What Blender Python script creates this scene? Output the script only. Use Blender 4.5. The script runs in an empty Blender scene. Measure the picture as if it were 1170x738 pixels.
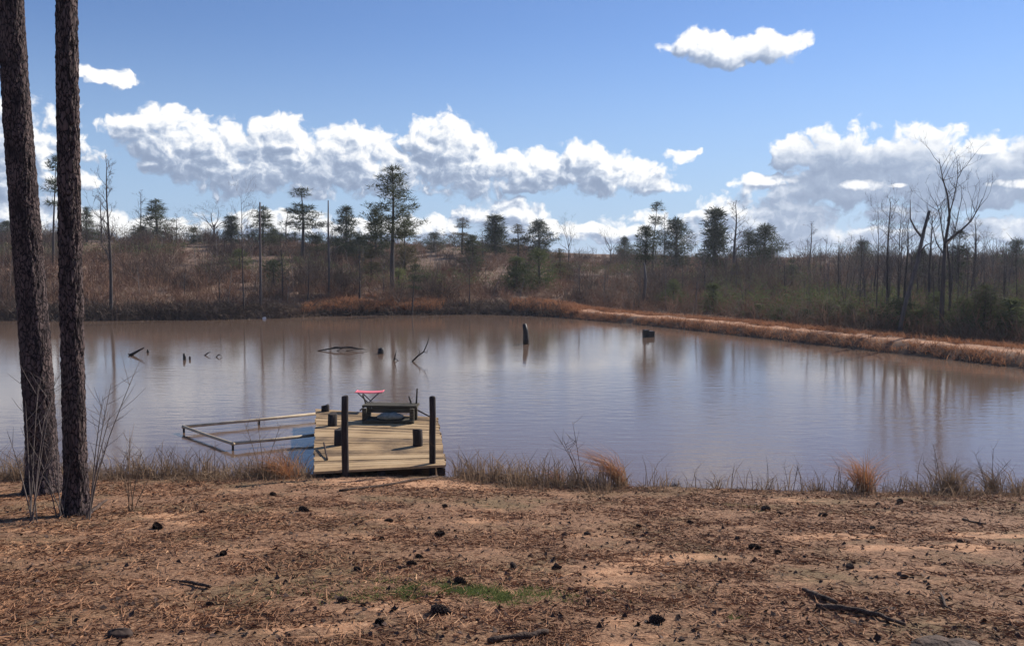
import bpy, math, random
import numpy as np
from mathutils import Vector, noise as mn

SC = bpy.context.scene
COL = SC.collection
R = math.radians
rng = np.random.default_rng(7)
random.seed(7)

# ------------------------------------------------------------------ camera model
F, CX, CY = 974.0, 585.0, 369.0
PITCH = R(4.05); H = 3.7
sp, cp = math.sin(PITCH), math.cos(PITCH)

def on_z(px, py, z=0.0):
    u, v = (px-CX)/F, (py-CY)/F
    s = (H-z)/(sp+v*cp)
    return (s*u, s*(cp-v*sp), z)
def at_y(px, py, Y):
    u, v = (px-CX)/F, (py-CY)/F
    fwd = cp-v*sp
    return (Y*u/fwd, Y, H-Y*(sp+v*cp)/fwd)
def ray(px, py):
    u, v = (px-CX)/F, (py-CY)/F
    return (u, cp-v*sp, -(sp+v*cp))

def sm(a, b, x):
    t = np.clip((np.asarray(x, float)-a)/(b-a), 0, 1)
    return t*t*(3-2*t)

# value noise (vectorised)
_perm = rng.random((256, 256))
def vnoise(x, y):
    x = np.asarray(x, float); y = np.asarray(y, float)
    xi = np.floor(x).astype(int); yi = np.floor(y).astype(int)
    fx = x-xi; fy = y-yi
    fx = fx*fx*(3-2*fx); fy = fy*fy*(3-2*fy)
    a = _perm[xi & 255, yi & 255]; b = _perm[(xi+1) & 255, yi & 255]
    c = _perm[xi & 255, (yi+1) & 255]; d = _perm[(xi+1) & 255, (yi+1) & 255]
    return (a*(1-fx)+b*fx)*(1-fy)+(c*(1-fx)+d*fx)*fy
def fbm(x, y, o=4):
    s = 0; a = .5; n = 0
    for k in range(o):
        s = s+a*vnoise(x*2**k+17.3*k, y*2**k+9.1*k); n += a; a *= .5
    return s/n

# ------------------------------------------------------------------ terrain
far_px = [(-500, 367), (-200, 367), (0, 366), (120, 366), (240, 365), (330, 363), (370, 361), (450, 360), (560, 359), (620, 361),
          (665, 365), (720, 370), (790, 377), (850, 384), (920, 392), (1000, 401), (1080, 410), (1170, 421), (1260, 433)]
far_pts = [on_z(a, b)[:2] for a, b in far_px]
far_pts = [(-160, 40), (-90, 50)] + far_pts[1:] + [(24.5, 22), (27, 15), (29, 5), (30, -30)]
FP = np.array(far_pts)
def far_sd(X, Y):
    X = np.asarray(X, float); Y = np.asarray(Y, float)
    d2 = np.full(X.shape, 1e12)
    for i in range(len(FP)-1):
        a = FP[i]; b = FP[i+1]; ab = b-a
        t = np.clip(((X-a[0])*ab[0]+(Y-a[1])*ab[1])/(ab@ab), 0, 1)
        q = (X-a[0]-t*ab[0])**2+(Y-a[1]-t*ab[1])**2
        d2 = np.minimum(d2, q)
    yf = np.interp(X, FP[:, 0], FP[:, 1])
    s = np.where(Y > yf, 1.0, -1.0)
    s = np.where(X > 30, 1.0, s)
    return np.sqrt(d2)*s
lip_px = [(-400, 538), (0, 543), (200, 543), (350, 541), (520, 543), (600, 550), (700, 554), (850, 557), (1000, 560), (1170, 562), (1600, 566)]
LX = np.array([on_z(a, b, .22)[0] for a, b in lip_px]); LY = np.array([on_z(a, b, .22)[1] for a, b in lip_px])
CRX = np.array([-.75, -.5, -.3, -.2, -.1, 0, .12, .25, .4, .6]); CRZ = np.array([6.8, 6.7, 6.1, 5.7, 5.6, 5.7, 5.0, 4.5, 4.2, 4.2])

def height(X, Y, fine=False):
    X = np.asarray(X, float); Y = np.asarray(Y, float)
    lip = np.interp(X, LX, LY)+.22*(fbm(X*.9+5, X*0+3.3, 3)-.5)
    zb = 2.1-(2.1-.2)*(Y/np.maximum(lip, 1))
    zb = np.where(Y < 0, 2.1+.02*(-Y), zb)
    zb = zb+.10*(fbm(X*.35, Y*.35)-.5)*sm(0, 3, lip-Y+1)
    over = np.clip(Y-lip, 0, None)
    zn = np.where(over > 0, .2-.62*np.clip(over/1.0, 0, 2.2), zb)
    zn = np.maximum(zn, -1.2)
    d = far_sd(X, Y)
    wR = sm(1.0, 8.0, X)
    ratio = np.clip(X/np.maximum(Y, 20), -.75, .6)
    C = np.interp(ratio, CRX, CRZ)
    nh = (fbm(X*.05+40, Y*.05+11, 4)-.5)
    hillL = C*sm(-25, 78, d)-C*sm(-25, 78, 0*d)+.0
    hillL = C*np.clip(d/78, 0, 1)**.92
    zl = .42*sm(0, 1.1, d)+hillL+nh*.9*sm(0, 25, d)+.35*(fbm(X*.3, Y*.3)-.5)*sm(0, 4, d)
    zr = .42*sm(-.1, .8, d)-.18*sm(2.4, 3.8, d)+C*np.clip((d-4.6)/110, 0, 1)**.95+nh*1.3*sm(8, 40, d)+.12*(fbm(X*.6, Y*.6)-.5)*sm(0, 1, d)
    zf = zl*(1-wR)+zr*wR
    # low rise in the distance so that the land closes the view
    zfar = zf+0*sm(200, 900, Y)
    under = np.maximum(-1.2, .35*d)
    z = np.where(d > 0, zfar, np.maximum(under, zn))
    # land on the near side
    z = np.where((d <= 0) & (Y < lip+2.2), zn, z)
    z = np.where((d > 0) & (Y < lip), np.maximum(z, zn), z)
    if fine:
        near = sm(20, 12, Y)*sm(-2, 0, Y)
        f = .030*(fbm(X*4, Y*4, 3)-.5)+.018*(fbm(X*14, Y*14, 3)-.5)
        z = z+near*f*np.where(d < 0, 1, 0)
        tn = (1-wR)*sm(0.0, 1.2, d)*sm(60, 30, d)
        z = z+.18*(fbm(X*1.7, Y*1.7, 3)-.5)*np.where(d > 0, sm(0, 1, d), 0)*sm(150, 80, Y)
    return z
def hz(x, y):
    return float(height(np.array([x]), np.array([y]))[0])
def hit(px, py, y0=2.0, y1=400):
    r = ray(px, py)
    ys = np.concatenate([np.arange(y0, 20, .02), np.arange(20, y1, .1)])
    X = ys*r[0]/r[1]; Z = H+ys*r[2]/r[1]
    hh = height(X, ys)
    k = np.nonzero(hh >= Z)[0]
    i = k[0] if len(k) else len(ys)-1
    if y0 < 15 and (hh[i] < .12 or ys[i] > 15):
        j = np.nonzero((hh > .14) & (ys < 15))[0]; i = j[-1]
    return (float(X[i]), float(ys[i]), float(hh[i]))

# ------------------------------------------------------------------ mesh helpers
def mesh_np(name, V, Fc, m=None, smooth=False):
    V = np.asarray(V, np.float32); Fc = np.asarray(Fc, np.int32)
    me = bpy.data.meshes.new(name)
    k = Fc.shape[1]
    me.vertices.add(len(V)); me.vertices.foreach_set('co', V.ravel())
    me.loops.add(Fc.size); me.loops.foreach_set('vertex_index', Fc.ravel())
    me.polygons.add(len(Fc)); me.polygons.foreach_set('loop_start', np.arange(0, Fc.size, k, dtype=np.int32))
    me.polygons.foreach_set('loop_total', np.full(len(Fc), k, np.int32))
    if smooth: me.polygons.foreach_set('use_smooth', np.ones(len(Fc), bool))
    me.update(calc_edges=True); me.validate()
    if m: me.materials.append(m)
    return me
class MB:
    def __init__(s): s.v = []; s.f = []
    def tube(s, pts, rad, n=5, cap=True):
        pts = [Vector(p) for p in pts]
        base = len(s.v); L = len(pts)
        prev = None
        for i, p in enumerate(pts):
            d = (pts[min(i+1, L-1)]-pts[max(i-1, 0)])
            if d.length < 1e-9: d = Vector((0, 0, 1))
            d.normalize()
            if prev is None:
                a = d.orthogonal().normalized()
            else:
                a = (prev-d*prev.dot(d))
                a = a.normalized() if a.length > 1e-6 else d.orthogonal().normalized()
            prev = a; b = d.cross(a)
            r = rad[i] if hasattr(rad, '__len__') else rad
            for k in range(n):
                t = 2*math.pi*k/n
                s.v.append(tuple(p+a*(math.cos(t)*r)+b*(math.sin(t)*r)))
        for i in range(L-1):
            for k in range(n):
                a0 = base+i*n+k; a1 = base+i*n+(k+1) % n
                s.f.append((a0, a1, a1+n, a0+n))
        if cap:
            s.f.append(tuple(base+k for k in reversed(range(n))))
            s.f.append(tuple(base+(L-1)*n+k for k in range(n)))
    def box(s, c, sz, rz=0, rx=0, ry=0):
        from mathutils import Euler
        M = Euler((rx, ry, rz)).to_matrix()
        base = len(s.v)
        for dx in (-.5, .5):
            for dy in (-.5, .5):
                for dz in (-.5, .5):
                    s.v.append(tuple(M @ Vector((dx*sz[0], dy*sz[1], dz*sz[2]))+Vector(c)))
        for q in ((0, 1, 3, 2), (4, 6, 7, 5), (0, 4, 5, 1), (2, 3, 7, 6), (0, 2, 6, 4), (1, 5, 7, 3)):
            s.f.append(tuple(base+i for i in q))
    def prism(s, quad, z0, z1):
        base = len(s.v)
        for z in (z0, z1):
            for p in quad: s.v.append((p[0], p[1], z))
        n = len(quad)
        s.f.append(tuple(base+i for i in reversed(range(n)))); s.f.append(tuple(base+n+i for i in range(n)))
        for i in range(n):
            j = (i+1) % n
            s.f.append((base+i, base+j, base+n+j, base+n+i))
    def mesh(s, name, m, smooth=False, bevel=0):
        me = bpy.data.meshes.new(name); me.from_pydata(s.v, [], s.f)
        if smooth:
            for p in me.polygons: p.use_smooth = True
        me.materials.append(m); me.update()
        return me
def link(name, me, parent=None, loc=None):
    o = bpy.data.objects.new(name, me); COL.objects.link(o)
    if parent: o.parent = parent
    if loc is not None: o.location = loc
    return o
def tag(o, label=None, cat=None, group=None, kind=None):
    if label: o['label'] = label
    if cat: o['category'] = cat
    if group: o['group'] = group
    if kind: o['kind'] = kind
    return o
def empty(name, loc, label, cat, group=None, rz=0):
    o = bpy.data.objects.new(name, None); COL.objects.link(o)
    o.location = loc; o.rotation_euler.z = rz; o.empty_display_size = .3
    return tag(o, label, cat, group)

# ------------------------------------------------------------------ materials
def newmat(name):
    m = bpy.data.materials.new(name); m.use_nodes = True
    nt = m.node_tree; b = nt.nodes['Principled BSDF']
    return m, nt, b
def N(nt, t, **kw):
    n = nt.nodes.new(t)
    for k, v in kw.items():
        if k.startswith('i_'): n.inputs[int(k[2:])].default_value = v
        else: setattr(n, k, v)
    return n
def ramp(nt, fac, stops):
    r = nt.nodes.new('ShaderNodeValToRGB'); e = r.color_ramp.elements
    while len(e) < len(stops): e.new(.5)
    for i, (p, c) in enumerate(stops):
        e[i].position = p; e[i].color = (*c, 1)
    nt.links.new(fac, r.inputs[0]); return r.outputs[0]
def noise_mat(name, stops, scale=5, detail=6, rough=.9, bump=0, stretch=(1, 1, 1), bscale=None, coord='Object', spec=.25, island=False, transl=0, noise_w=1.0):
    m, nt, b = newmat(name); L = nt.links.new
    tc = N(nt, 'ShaderNodeTexCoord'); mp = N(nt, 'ShaderNodeMapping'); mp.inputs['Scale'].default_value = stretch
    L(tc.outputs[coord], mp.inputs[0])
    no = N(nt, 'ShaderNodeTexNoise'); no.inputs['Scale'].default_value = scale; no.inputs['Detail'].default_value = detail; no.inputs['Roughness'].default_value = .62
    L(mp.outputs[0], no.inputs['Vector'])
    fac = no.outputs[0]
    mr = N(nt, 'ShaderNodeMapRange'); mr.inputs[1].default_value = .28; mr.inputs[2].default_value = .72; L(fac, mr.inputs[0]); fac = mr.outputs[0]
    if island:
        g = N(nt, 'ShaderNodeNewGeometry')
        mx = N(nt, 'ShaderNodeMath', operation='MULTIPLY_ADD'); mx.inputs[1].default_value = island
        L(g.outputs['Random Per Island'], mx.inputs[0])
        m2 = N(nt, 'ShaderNodeMath', operation='MULTIPLY'); m2.inputs[1].default_value = 1-island; L(fac, m2.inputs[0])
        L(m2.outputs[0], mx.inputs[2]); fac = mx.outputs[0]
    col = ramp(nt, fac, stops); L(col, b.inputs['Base Color'])
    b.inputs['Roughness'].default_value = rough; b.inputs['Specular IOR Level'].default_value = spec
    if bump:
        n2 = N(nt, 'ShaderNodeTexNoise'); n2.inputs['Scale'].default_value = bscale or scale*3; n2.inputs['Detail'].default_value = 8
        L(mp.outputs[0], n2.inputs['Vector'])
        bp = N(nt, 'ShaderNodeBump'); bp.inputs['Strength'].default_value = bump; bp.inputs['Distance'].default_value = .02
        L(n2.outputs[0], bp.inputs['Height']); L(bp.outputs[0], b.inputs['Normal'])
    if transl:
        t = N(nt, 'ShaderNodeBsdfTranslucent'); L(col, t.inputs[0])
        mix = N(nt, 'ShaderNodeMixShader'); mix.inputs[0].default_value = transl
        L(b.outputs[0], mix.inputs[1]); L(t.outputs[0], mix.inputs[2])
        L(mix.outputs[0], nt.nodes['Material Output'].inputs[0])
    return m

M = {}
M['twig_grey'] = noise_mat('twig_grey', [(0, (.075, .06, .055)), (1, (.18, .145, .13))], 2, island=.4)
M['trunk_grey'] = noise_mat('trunk_grey', [(0, (.038, .030, .028)), (1, (.105, .085, .078))], 3, stretch=(3, 3, .5), bump=.5)
M['snag'] = noise_mat('snag_wood', [(0, (.06, .05, .048)), (1, (.19, .16, .15))], 3, stretch=(4, 4, .3), bump=.4)
M['needles_dark'] = noise_mat('needles_dark', [(0, (.034, .042, .024)), (.6, (.058, .072, .036)), (1, (.13, .135, .065))], .8, island=.5, transl=.22)
M['needles_open'] = noise_mat('needles_open', [(0, (.045, .055, .024)), (.6, (.085, .095, .042)), (1, (.16, .145, .065))], .8, island=.5, transl=.25)
M['needles_rust'] = noise_mat('needles_rust', [(0, (.07, .060, .030)), (.6, (.13, .105, .05)), (1, (.20, .14, .07))], .8, island=.5, transl=.25)
M['leaf_olive'] = noise_mat('leaf_olive', [(0, (.065, .085, .032)), (.6, (.12, .135, .055)), (1, (.21, .20, .09))], .8, island=.5, transl=.3)
M['leaf_lime'] = noise_mat('leaf_lime', [(0, (.11, .14, .045)), (1, (.30, .31, .11))], .8, island=.5, transl=.3)
M['brush'] = noise_mat('brush_stems', [(0, (.080, .040, .028)), (.35, (.160, .085, .056)), (.65, (.225, .130, .088)), (1, (.33, .215, .14))], .10, island=.45, transl=.2)
M['thicket'] = noise_mat('thicket_stems', [(0, (.06, .045, .038)), (.35, (.12, .092, .070)), (.65, (.19, .145, .11)), (1, (.29, .21, .15))], .16, island=.45, transl=.2)
M['tallbrush'] = noise_mat('tall_brush_twigs', [(0, (.05, .032, .026)), (.5, (.105, .072, .056)), (1, (.18, .13, .10))], .2, island=.3, transl=.15)
M['sedge'] = noise_mat('broomsedge_blades', [(0, (.13, .055, .032)), (.4, (.31, .14, .07)), (.75, (.47, .235, .125)), (1, (.62, .38, .22))], .9, island=.5, transl=.35)
M['drygrass'] = noise_mat('dry_grass_blades', [(0, (.10, .07, .05)), (.5, (.24, .165, .11)), (1, (.42, .29, .18))], .9, island=.5, transl=.3)
M['orangegrass'] = noise_mat('orange_grass_blades', [(0, (.20, .085, .045)), (.5, (.46, .215, .10)), (1, (.66, .40, .21))], .9, island=.5, transl=.4)
M['greengrass'] = noise_mat('green_grass_blades', [(0, (.09, .12, .035)), (1, (.24, .27, .085))], .9, island=.5, transl=.3)
M['straw'] = noise_mat('pine_straw_needles', [(0, (.08, .040, .025)), (.45, (.25, .122, .064)), (.8, (.44, .228, .122)), (1, (.68, .43, .24))], 1.3, island=.6)
M['chips'] = noise_mat('bark_chip', [(0, (.03, .02, .016)), (.6, (.09, .055, .042)), (1, (.20, .13, .10))], 3, island=.7)
M['cone'] = noise_mat('pine_cone_scales', [(0, (.025, .016, .013)), (1, (.085, .055, .042))], 30, island=.3)
M['darkwood'] = noise_mat('dark_creosote_wood', [(0, (.016, .013, .013)), (1, (.06, .047, .042))], 10, stretch=(2, 2, .3), bump=.5)
M['bench'] = noise_mat('weathered_bench_wood', [(0, (.035, .030, .022)), (1, (.12, .105, .075))], 9, stretch=(.4, 3, 3), bump=.4)
M['log'] = noise_mat('rotten_log', [(0, (.035, .026, .022)), (1, (.17, .125, .10))], 8, bump=.8)
M['stick'] = noise_mat('dead_stick', [(0, (.02, .014, .012)), (1, (.14, .088, .062))], 16, bump=.9)
M['rail'] = noise_mat('tan_rail_wood', [(0, (.38, .28, .18)), (1, (.66, .54, .38))], 4, bump=.3)
M['wetwood'] = noise_mat('wet_dark_wood', [(0, (.012, .010, .010)), (1, (.045, .035, .030))], 8, rough=.55)
M['pink'] = noise_mat('pink_fabric', [(0, (.62, .10, .14)), (1, (.80, .20, .24))], 6, rough=.8)
M['metal'] = noise_mat('dark_metal_tube', [(0, (.03, .03, .035)), (1, (.07, .06, .06))], 8, rough=.5)
M['netbag'] = noise_mat('grey_net_bag', [(0, (.13, .14, .12)), (1, (.33, .34, .30))], 14, bump=.8)
M['white'] = noise_mat('white_litter', [(0, (.6, .6, .6)), (1, (.8, .8, .8))], 4)

# deck planks
m, nt, b = newmat('deck_planks'); L = nt.links.new
tc = N(nt, 'ShaderNodeTexCoord'); mp = N(nt, 'ShaderNodeMapping'); mp.inputs['Scale'].default_value = (2.2, 14, 4)
L(tc.outputs['Object'], mp.inputs[0]); no = N(nt, 'ShaderNodeTexNoise'); no.inputs['Scale'].default_value = 4.5; no.inputs['Detail'].default_value = 8; no.inputs['Roughness'].default_value = .7
L(mp.outputs[0], no.inputs['Vector']); g = N(nt, 'ShaderNodeNewGeometry')
n3 = N(nt, 'ShaderNodeTexNoise'); n3.inputs['Scale'].default_value = 1.7; n3.inputs['Detail'].default_value = 5; L(tc.outputs['Object'], n3.inputs['Vector'])
ad = N(nt, 'ShaderNodeMath', operation='MULTIPLY_ADD'); ad.inputs[1].default_value = .30; L(g.outputs['Random Per Island'], ad.inputs[0]); 
a2 = N(nt, 'ShaderNodeMath', operation='MULTIPLY_ADD'); a2.inputs[1].default_value = .55; a2.inputs[2].default_value = -.12; L(n3.outputs[0], a2.inputs[0])
a3 = N(nt, 'ShaderNodeMath', operation='MULTIPLY_ADD'); a3.inputs[1].default_value = .6; L(no.outputs[0], a3.inputs[0]); L(a2.outputs[0], a3.inputs[2]); L(a3.outputs[0], ad.inputs[2])
c = ramp(nt, ad.outputs[0], [(.32, (.045, .028, .018)), (.47, (.18, .118, .066)), (.64, (.42, .275, .14)), (.88, (.56, .40, .23))])
L(c, b.inputs['Base Color']); b.inputs['Roughness'].default_value = .85; b.inputs['Specular IOR Level'].default_value = .25
bp = N(nt, 'ShaderNodeBump'); bp.inputs['Strength'].default_value = .5; bp.inputs['Distance'].default_value = .01; L(no.outputs[0], bp.inputs['Height']); L(bp.outputs[0], b.inputs['Normal'])
M['deck'] = m

# pine bark
m, nt, b = newmat('pine_bark'); L = nt.links.new
tc = N(nt, 'ShaderNodeTexCoord'); mp = N(nt, 'ShaderNodeMapping'); mp.inputs['Scale'].default_value = (1, 1, .35)
L(tc.outputs['Object'], mp.inputs[0])
vo = N(nt, 'ShaderNodeTexVoronoi', feature='DISTANCE_TO_EDGE'); vo.inputs['Scale'].default_value = 30
nz = N(nt, 'ShaderNodeTexNoise'); nz.inputs['Scale'].default_value = 9; nz.inputs['Detail'].default_value = 7
L(mp.outputs[0], nz.inputs['Vector'])
va = N(nt, 'ShaderNodeVectorMath', operation='MULTIPLY_ADD'); va.inputs[1].default_value = (.12, .12, .12)
L(nz.outputs['Color'], va.inputs[0]); L(mp.outputs[0], va.inputs[2]); L(va.outputs[0], vo.inputs['Vector'])
mr = N(nt, 'ShaderNodeMapRange'); mr.inputs[2].default_value = .14; L(vo.outputs['Distance'], mr.inputs[0])
mm = N(nt, 'ShaderNodeMath', operation='MULTIPLY'); L(mr.outputs[0], mm.inputs[0]); L(nz.outputs[0], mm.inputs[1])
c = ramp(nt, mm.outputs[0], [(0, (.012, .009, .010)), (.3, (.040, .028, .029)), (.6, (.13, .092, .085))])
L(c, b.inputs['Base Color']); b.inputs['Roughness'].default_value = .9; b.inputs['Specular IOR Level'].default_value = .2
bp = N(nt, 'ShaderNodeBump'); bp.inputs['Strength'].default_value = .9; bp.inputs['Distance'].default_value = .03; L(mm.outputs[0], bp.inputs['Height']); L(bp.outputs[0], b.inputs['Normal'])
M['bark'] = m

# ground: two zones blended by vertex attributes
m, nt, b = newmat('clay_ground'); L = nt.links.new
tc = N(nt, 'ShaderNodeTexCoord'); P = tc.outputs['Object']
def nz_(scale, detail=6, rough=.6, vec=None, st=None):
    v = vec or P
    if st:
        q = N(nt, 'ShaderNodeMapping'); q.inputs['Scale'].default_value = st; L(v, q.inputs[0]); v = q.outputs[0]
    n = N(nt, 'ShaderNodeTexNoise'); n.inputs['Scale'].default_value = scale; n.inputs['Detail'].default_value = detail; n.inputs['Roughness'].default_value = rough
    L(v, n.inputs['Vector']); return n.outputs[0]
def mix(f, a, c_):
    x = N(nt, 'ShaderNodeMix', data_type='RGBA'); 
    if hasattr(f, 'is_linked') or not isinstance(f, float): L(f, x.inputs[0])
    else: x.inputs[0].default_value = f
    for s_, i in ((a, 6), (c_, 7)):
        if isinstance(s_, tuple): x.inputs[i].default_value = (*s_, 1)
        else: L(s_, x.inputs[i])
    return x.outputs[2]
def mrange(v, a, b_, c0=0, c1=1):
    q = N(nt, 'ShaderNodeMapRange'); q.inputs[1].default_value = a; q.inputs[2].default_value = b_; q.inputs[3].default_value = c0; q.inputs[4].default_value = c1
    L(v, q.inputs[0]); return q.outputs[0]
def attr(n_):
    a = N(nt, 'ShaderNodeAttribute'); a.attribute_name = n_; return a.outputs['Fac']
fine = nz_(34, 8, .7)
litter = ramp(nt, fine, [(.34, (.08, .042, .026)), (.46, (.20, .105, .060)), (.56, (.32, .178, .102)), (.68, (.48, .30, .178))])
olive = mix(mrange(nz_(.9, 4), .48, .66, 0, .55), litter, (.13, .105, .05))
sand = ramp(nt, nz_(22, 6), [(.3, (.40, .19, .10)), (.6, (.62, .35, .195)), (.75, (.72, .465, .29))])
pm = N(nt, 'ShaderNodeMath', operation='ADD'); L(nz_(1.25, 9, .66, st=(.75, 1.5, 1)), pm.inputs[0])
sc_ = N(nt, 'ShaderNodeMath', operation='MULTIPLY'); sc_.inputs[1].default_value = .32; L(attr('sand'), sc_.inputs[0]); L(sc_.outputs[0], pm.inputs[1])
near = mix(mrange(pm.outputs[0], .57, .66, 0, .8), olive, sand)
dk = mrange(nz_(3.1, 8, .7), .56, .68, 0, .55)
near = mix(dk, near, (.06, .04, .032))
hill = ramp(nt, nz_(.35, 8, .7), [(.3, (.10, .062, .045)), (.5, (.19, .120, .082)), (.7, (.29, .20, .135))])
trk = ramp(nt, nz_(1.5, 6), [(.3, (.38, .165, .085)), (.7, (.60, .33, .18))])
hill = mix(attr('track'), hill, trk)
wet = mix(attr('wet'), mix(attr('zone'), near, hill), (.05, .030, .020))
L(wet, b.inputs['Base Color']); b.inputs['Roughness'].default_value = .95; b.inputs['Specular IOR Level'].default_value = .15
bp = N(nt, 'ShaderNodeBump'); bp.inputs['Strength'].default_value = .8; bp.inputs['Distance'].default_value = .02
L(fine, bp.inputs['Height']); 
b2 = N(nt, 'ShaderNodeBump'); b2.inputs['Strength'].default_value = .6; b2.inputs['Distance'].default_value = .05; L(nz_(6, 8, .7), b2.inputs['Height']); L(b2.outputs[0], bp.inputs['Normal'])
L(bp.outputs[0], b.inputs['Normal'])
M['ground'] = m

# water
m, nt, b = newmat('muddy_water'); L = nt.links.new
tc = N(nt, 'ShaderNodeTexCoord'); P = tc.outputs['Object']
c = ramp(nt, nz_(.05, 3), [(.3, (.150, .097, .068)), (.7, (.18, .118, .083))])
L(c, b.inputs['Base Color']); b.inputs['IOR'].default_value = 1.333; b.inputs['Roughness'].default_value = .07; b.inputs['Specular IOR Level'].default_value = .5
wv = nz_(2.6, 5, .55, st=(.55, 1.3, 1)); w2 = nz_(11, 4, .6, st=(.6, 1.2, 1))
ms = mrange(nz_(.07, 3, .5, st=(.4, 1, 1)), .38, .62, .25, 1.0)
sepx = N(nt, 'ShaderNodeSeparateXYZ'); L(P, sepx.inputs[0])
ms2 = mrange(sepx.outputs[1], 22, 52, 1.0, .40)
mmul = N(nt, 'ShaderNodeMath', operation='MULTIPLY'); L(ms, mmul.inputs[0]); L(ms2, mmul.inputs[1])
h1 = N(nt, 'ShaderNodeMath', operation='MULTIPLY_ADD'); h1.inputs[1].default_value = .08; L(w2, h1.inputs[0]); L(wv, h1.inputs[2])
h2 = N(nt, 'ShaderNodeMath', operation='MULTIPLY'); L(h1.outputs[0], h2.inputs[0]); L(mmul.outputs[0], h2.inputs[1])
bp = N(nt, 'ShaderNodeBump'); bp.inputs['Strength'].default_value = 1.0; bp.inputs['Distance'].default_value = .012; L(h1.outputs[0], bp.inputs['Height'])
L(mmul.outputs[0], bp.inputs['Strength']); L(bp.outputs[0], b.inputs['Normal'])
M['water'] = m

# ------------------------------------------------------------------ ground mesh
def lines(segs):
    out = []
    for a, b_, st in segs: out.append(np.arange(a, b_, st))
    return np.concatenate(out)
ys = np.concatenate([lines([(-60, -4, 6), (-4, 2, .3), (2, 8, .035), (8, 14.8, .05), (14.8, 20, .4), (20, 68, .4), (68, 140, 1.0), (140, 240, 4)]), np.geomspace(240, 4000, 26)])
xs = np.concatenate([-np.geomspace(4000, 130, 24), lines([(-125, -60, 3), (-60, -12, .5), (-12, -8.5, .2), (-8.5, 8.5, .05), (8.5, 32, .35), (32, 60, 1), (60, 125, 3)]), np.geomspace(130, 4000, 24)])
GX, GY = np.meshgrid(xs, ys)
GZ = height(GX, GY, fine=True)
nx, ny = len(xs), len(ys)
V = np.stack([GX.ravel(), GY.ravel(), GZ.ravel()], 1)
idx = np.arange(nx*ny).reshape(ny, nx)
Q = np.stack([idx[:-1, :-1].ravel(), idx[:-1, 1:].ravel(), idx[1:, 1:].ravel(), idx[1:, :-1].ravel()], 1)
gm = mesh_np('ground', V, Q, M['ground'], True)
SD = far_sd(GX, GY).ravel()
def fattr(me, name, arr):
    a = me.attributes.new(name, 'FLOAT', 'POINT'); a.data.foreach_set('value', np.asarray(arr, np.float32).ravel())
zone = np.where(SD > -4, 1.0, 0.0)*sm(16, 20, GY.ravel()); fattr(gm, 'zone', zone)
wRx = sm(2.2, 5.0, GX.ravel())
trkv = wRx*sm(.9, 1.2, SD)*sm(2.4, 2.0, SD)*(.75+.25*fbm(GX.ravel()*.8, GY.ravel()*.8))+wRx*sm(-.2, .1, SD)*sm(1.3, .9, SD)*.25
fattr(gm, 'track', trkv*(1-sm(.5, .0, np.abs(SD-1.7))*.25))
lipv = np.interp(GX.ravel(), LX, LY)
wet = np.maximum(sm(-.15, .12, GY.ravel()-lipv)*(SD < 0), sm(.42, .18, GZ.ravel())*(SD > 0)*(1-.4*wRx)*(SD < 3)*(GY.ravel() > 20)); fattr(gm, 'wet', wet)
def blob(px, py, rx, ry, a=1):
    x0, y0, _ = hit(px, py)
    return a*np.exp(-(((GX-x0)/rx)**2+((GY-y0)/ry)**2))
sand = sum(blob(*q) for q in [(455, 552, 1.3, .45, 1.1), (520, 556, .7, .3, .6), (432, 596, .13, .16, 1.6), (180, 590, .35, .2, .8), (355, 722, .3, .16, 1.2), (965, 612, .5, .25, .9), (1000, 625, .45, .2, .8),
      (1130, 612, .6, .2, .9), (780, 640, .5, .3, .6), (700, 655, .3, .2, .5), (570, 676, .4, .12, .5), (1110, 625, .4, .15, .6), (225, 600, .5, .3, .4), (120, 640, 1.0, .5, -.3)])
fattr(gm, 'sand', sand.ravel())
tag(link('ground', gm), kind='structure')

wv_ = np.array([(-150, 10, 0), (34, 10, 0), (34, 75, 0), (-150, 75, 0)], float)
tag(link('pond_water', mesh_np('pond_water', wv_, np.array([(0, 1, 2, 3)]), M['water'])), kind='structure')

# ------------------------------------------------------------------ blades / leaves in bulk
def rot_dirs(n, elev_lo, elev_hi):
    az = rng.random(n)*2*np.pi; el = R(1)*(elev_lo+rng.random(n)*(elev_hi-elev_lo))
    return np.stack([np.cos(az)*np.cos(el), np.sin(az)*np.cos(el), np.sin(el)], 1)
def blades(base, dirs, length, width, bend=0.0, seg=1, taper=True):
    """base Nx3, dirs Nx3 -> thin triangles (seg=1) or bent two-piece blades"""
    n = len(base); length = np.broadcast_to(np.asarray(length, float), (n,)); width = np.broadcast_to(np.asarray(width, float), (n,))
    rv = rng.normal(size=(n, 3)); side = np.cross(dirs, rv); side /= np.linalg.norm(side, axis=1, keepdims=True)+1e-9
    w = side*width[:, None]*.5
    tip = base+dirs*length[:, None]
    if seg == 1:
        V = np.stack([base-w, base+w, tip], 1).reshape(-1, 3)
        return V, np.arange(3*n).reshape(-1, 3)
    down = np.zeros((n, 3)); down[:, 2] = -1
    hd = dirs.copy(); hd[:, 2] = 0; hd /= np.linalg.norm(hd, axis=1, keepdims=True)+1e-9
    mid = base+dirs*length[:, None]*.55
    tip = mid+(dirs+(hd*.6+down*.45)*bend)*length[:, None]*.45
    V = np.stack([base-w, base+w, mid-w*.7, mid+w*.7, tip], 1).reshape(-1, 3)
    k = np.arange(n)[:, None]*5
    T = np.concatenate([k+np.array([[0, 1, 3]]), k+np.array([[0, 3, 2]]), k+np.array([[2, 3, 4]])], 0)
    return V, T
def join(parts):
    V = []; T = []; o = 0
    for v, t in parts:
        V.append(v); T.append(t+o); o += len(v)
    return np.concatenate(V), np.concatenate(T)
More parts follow.
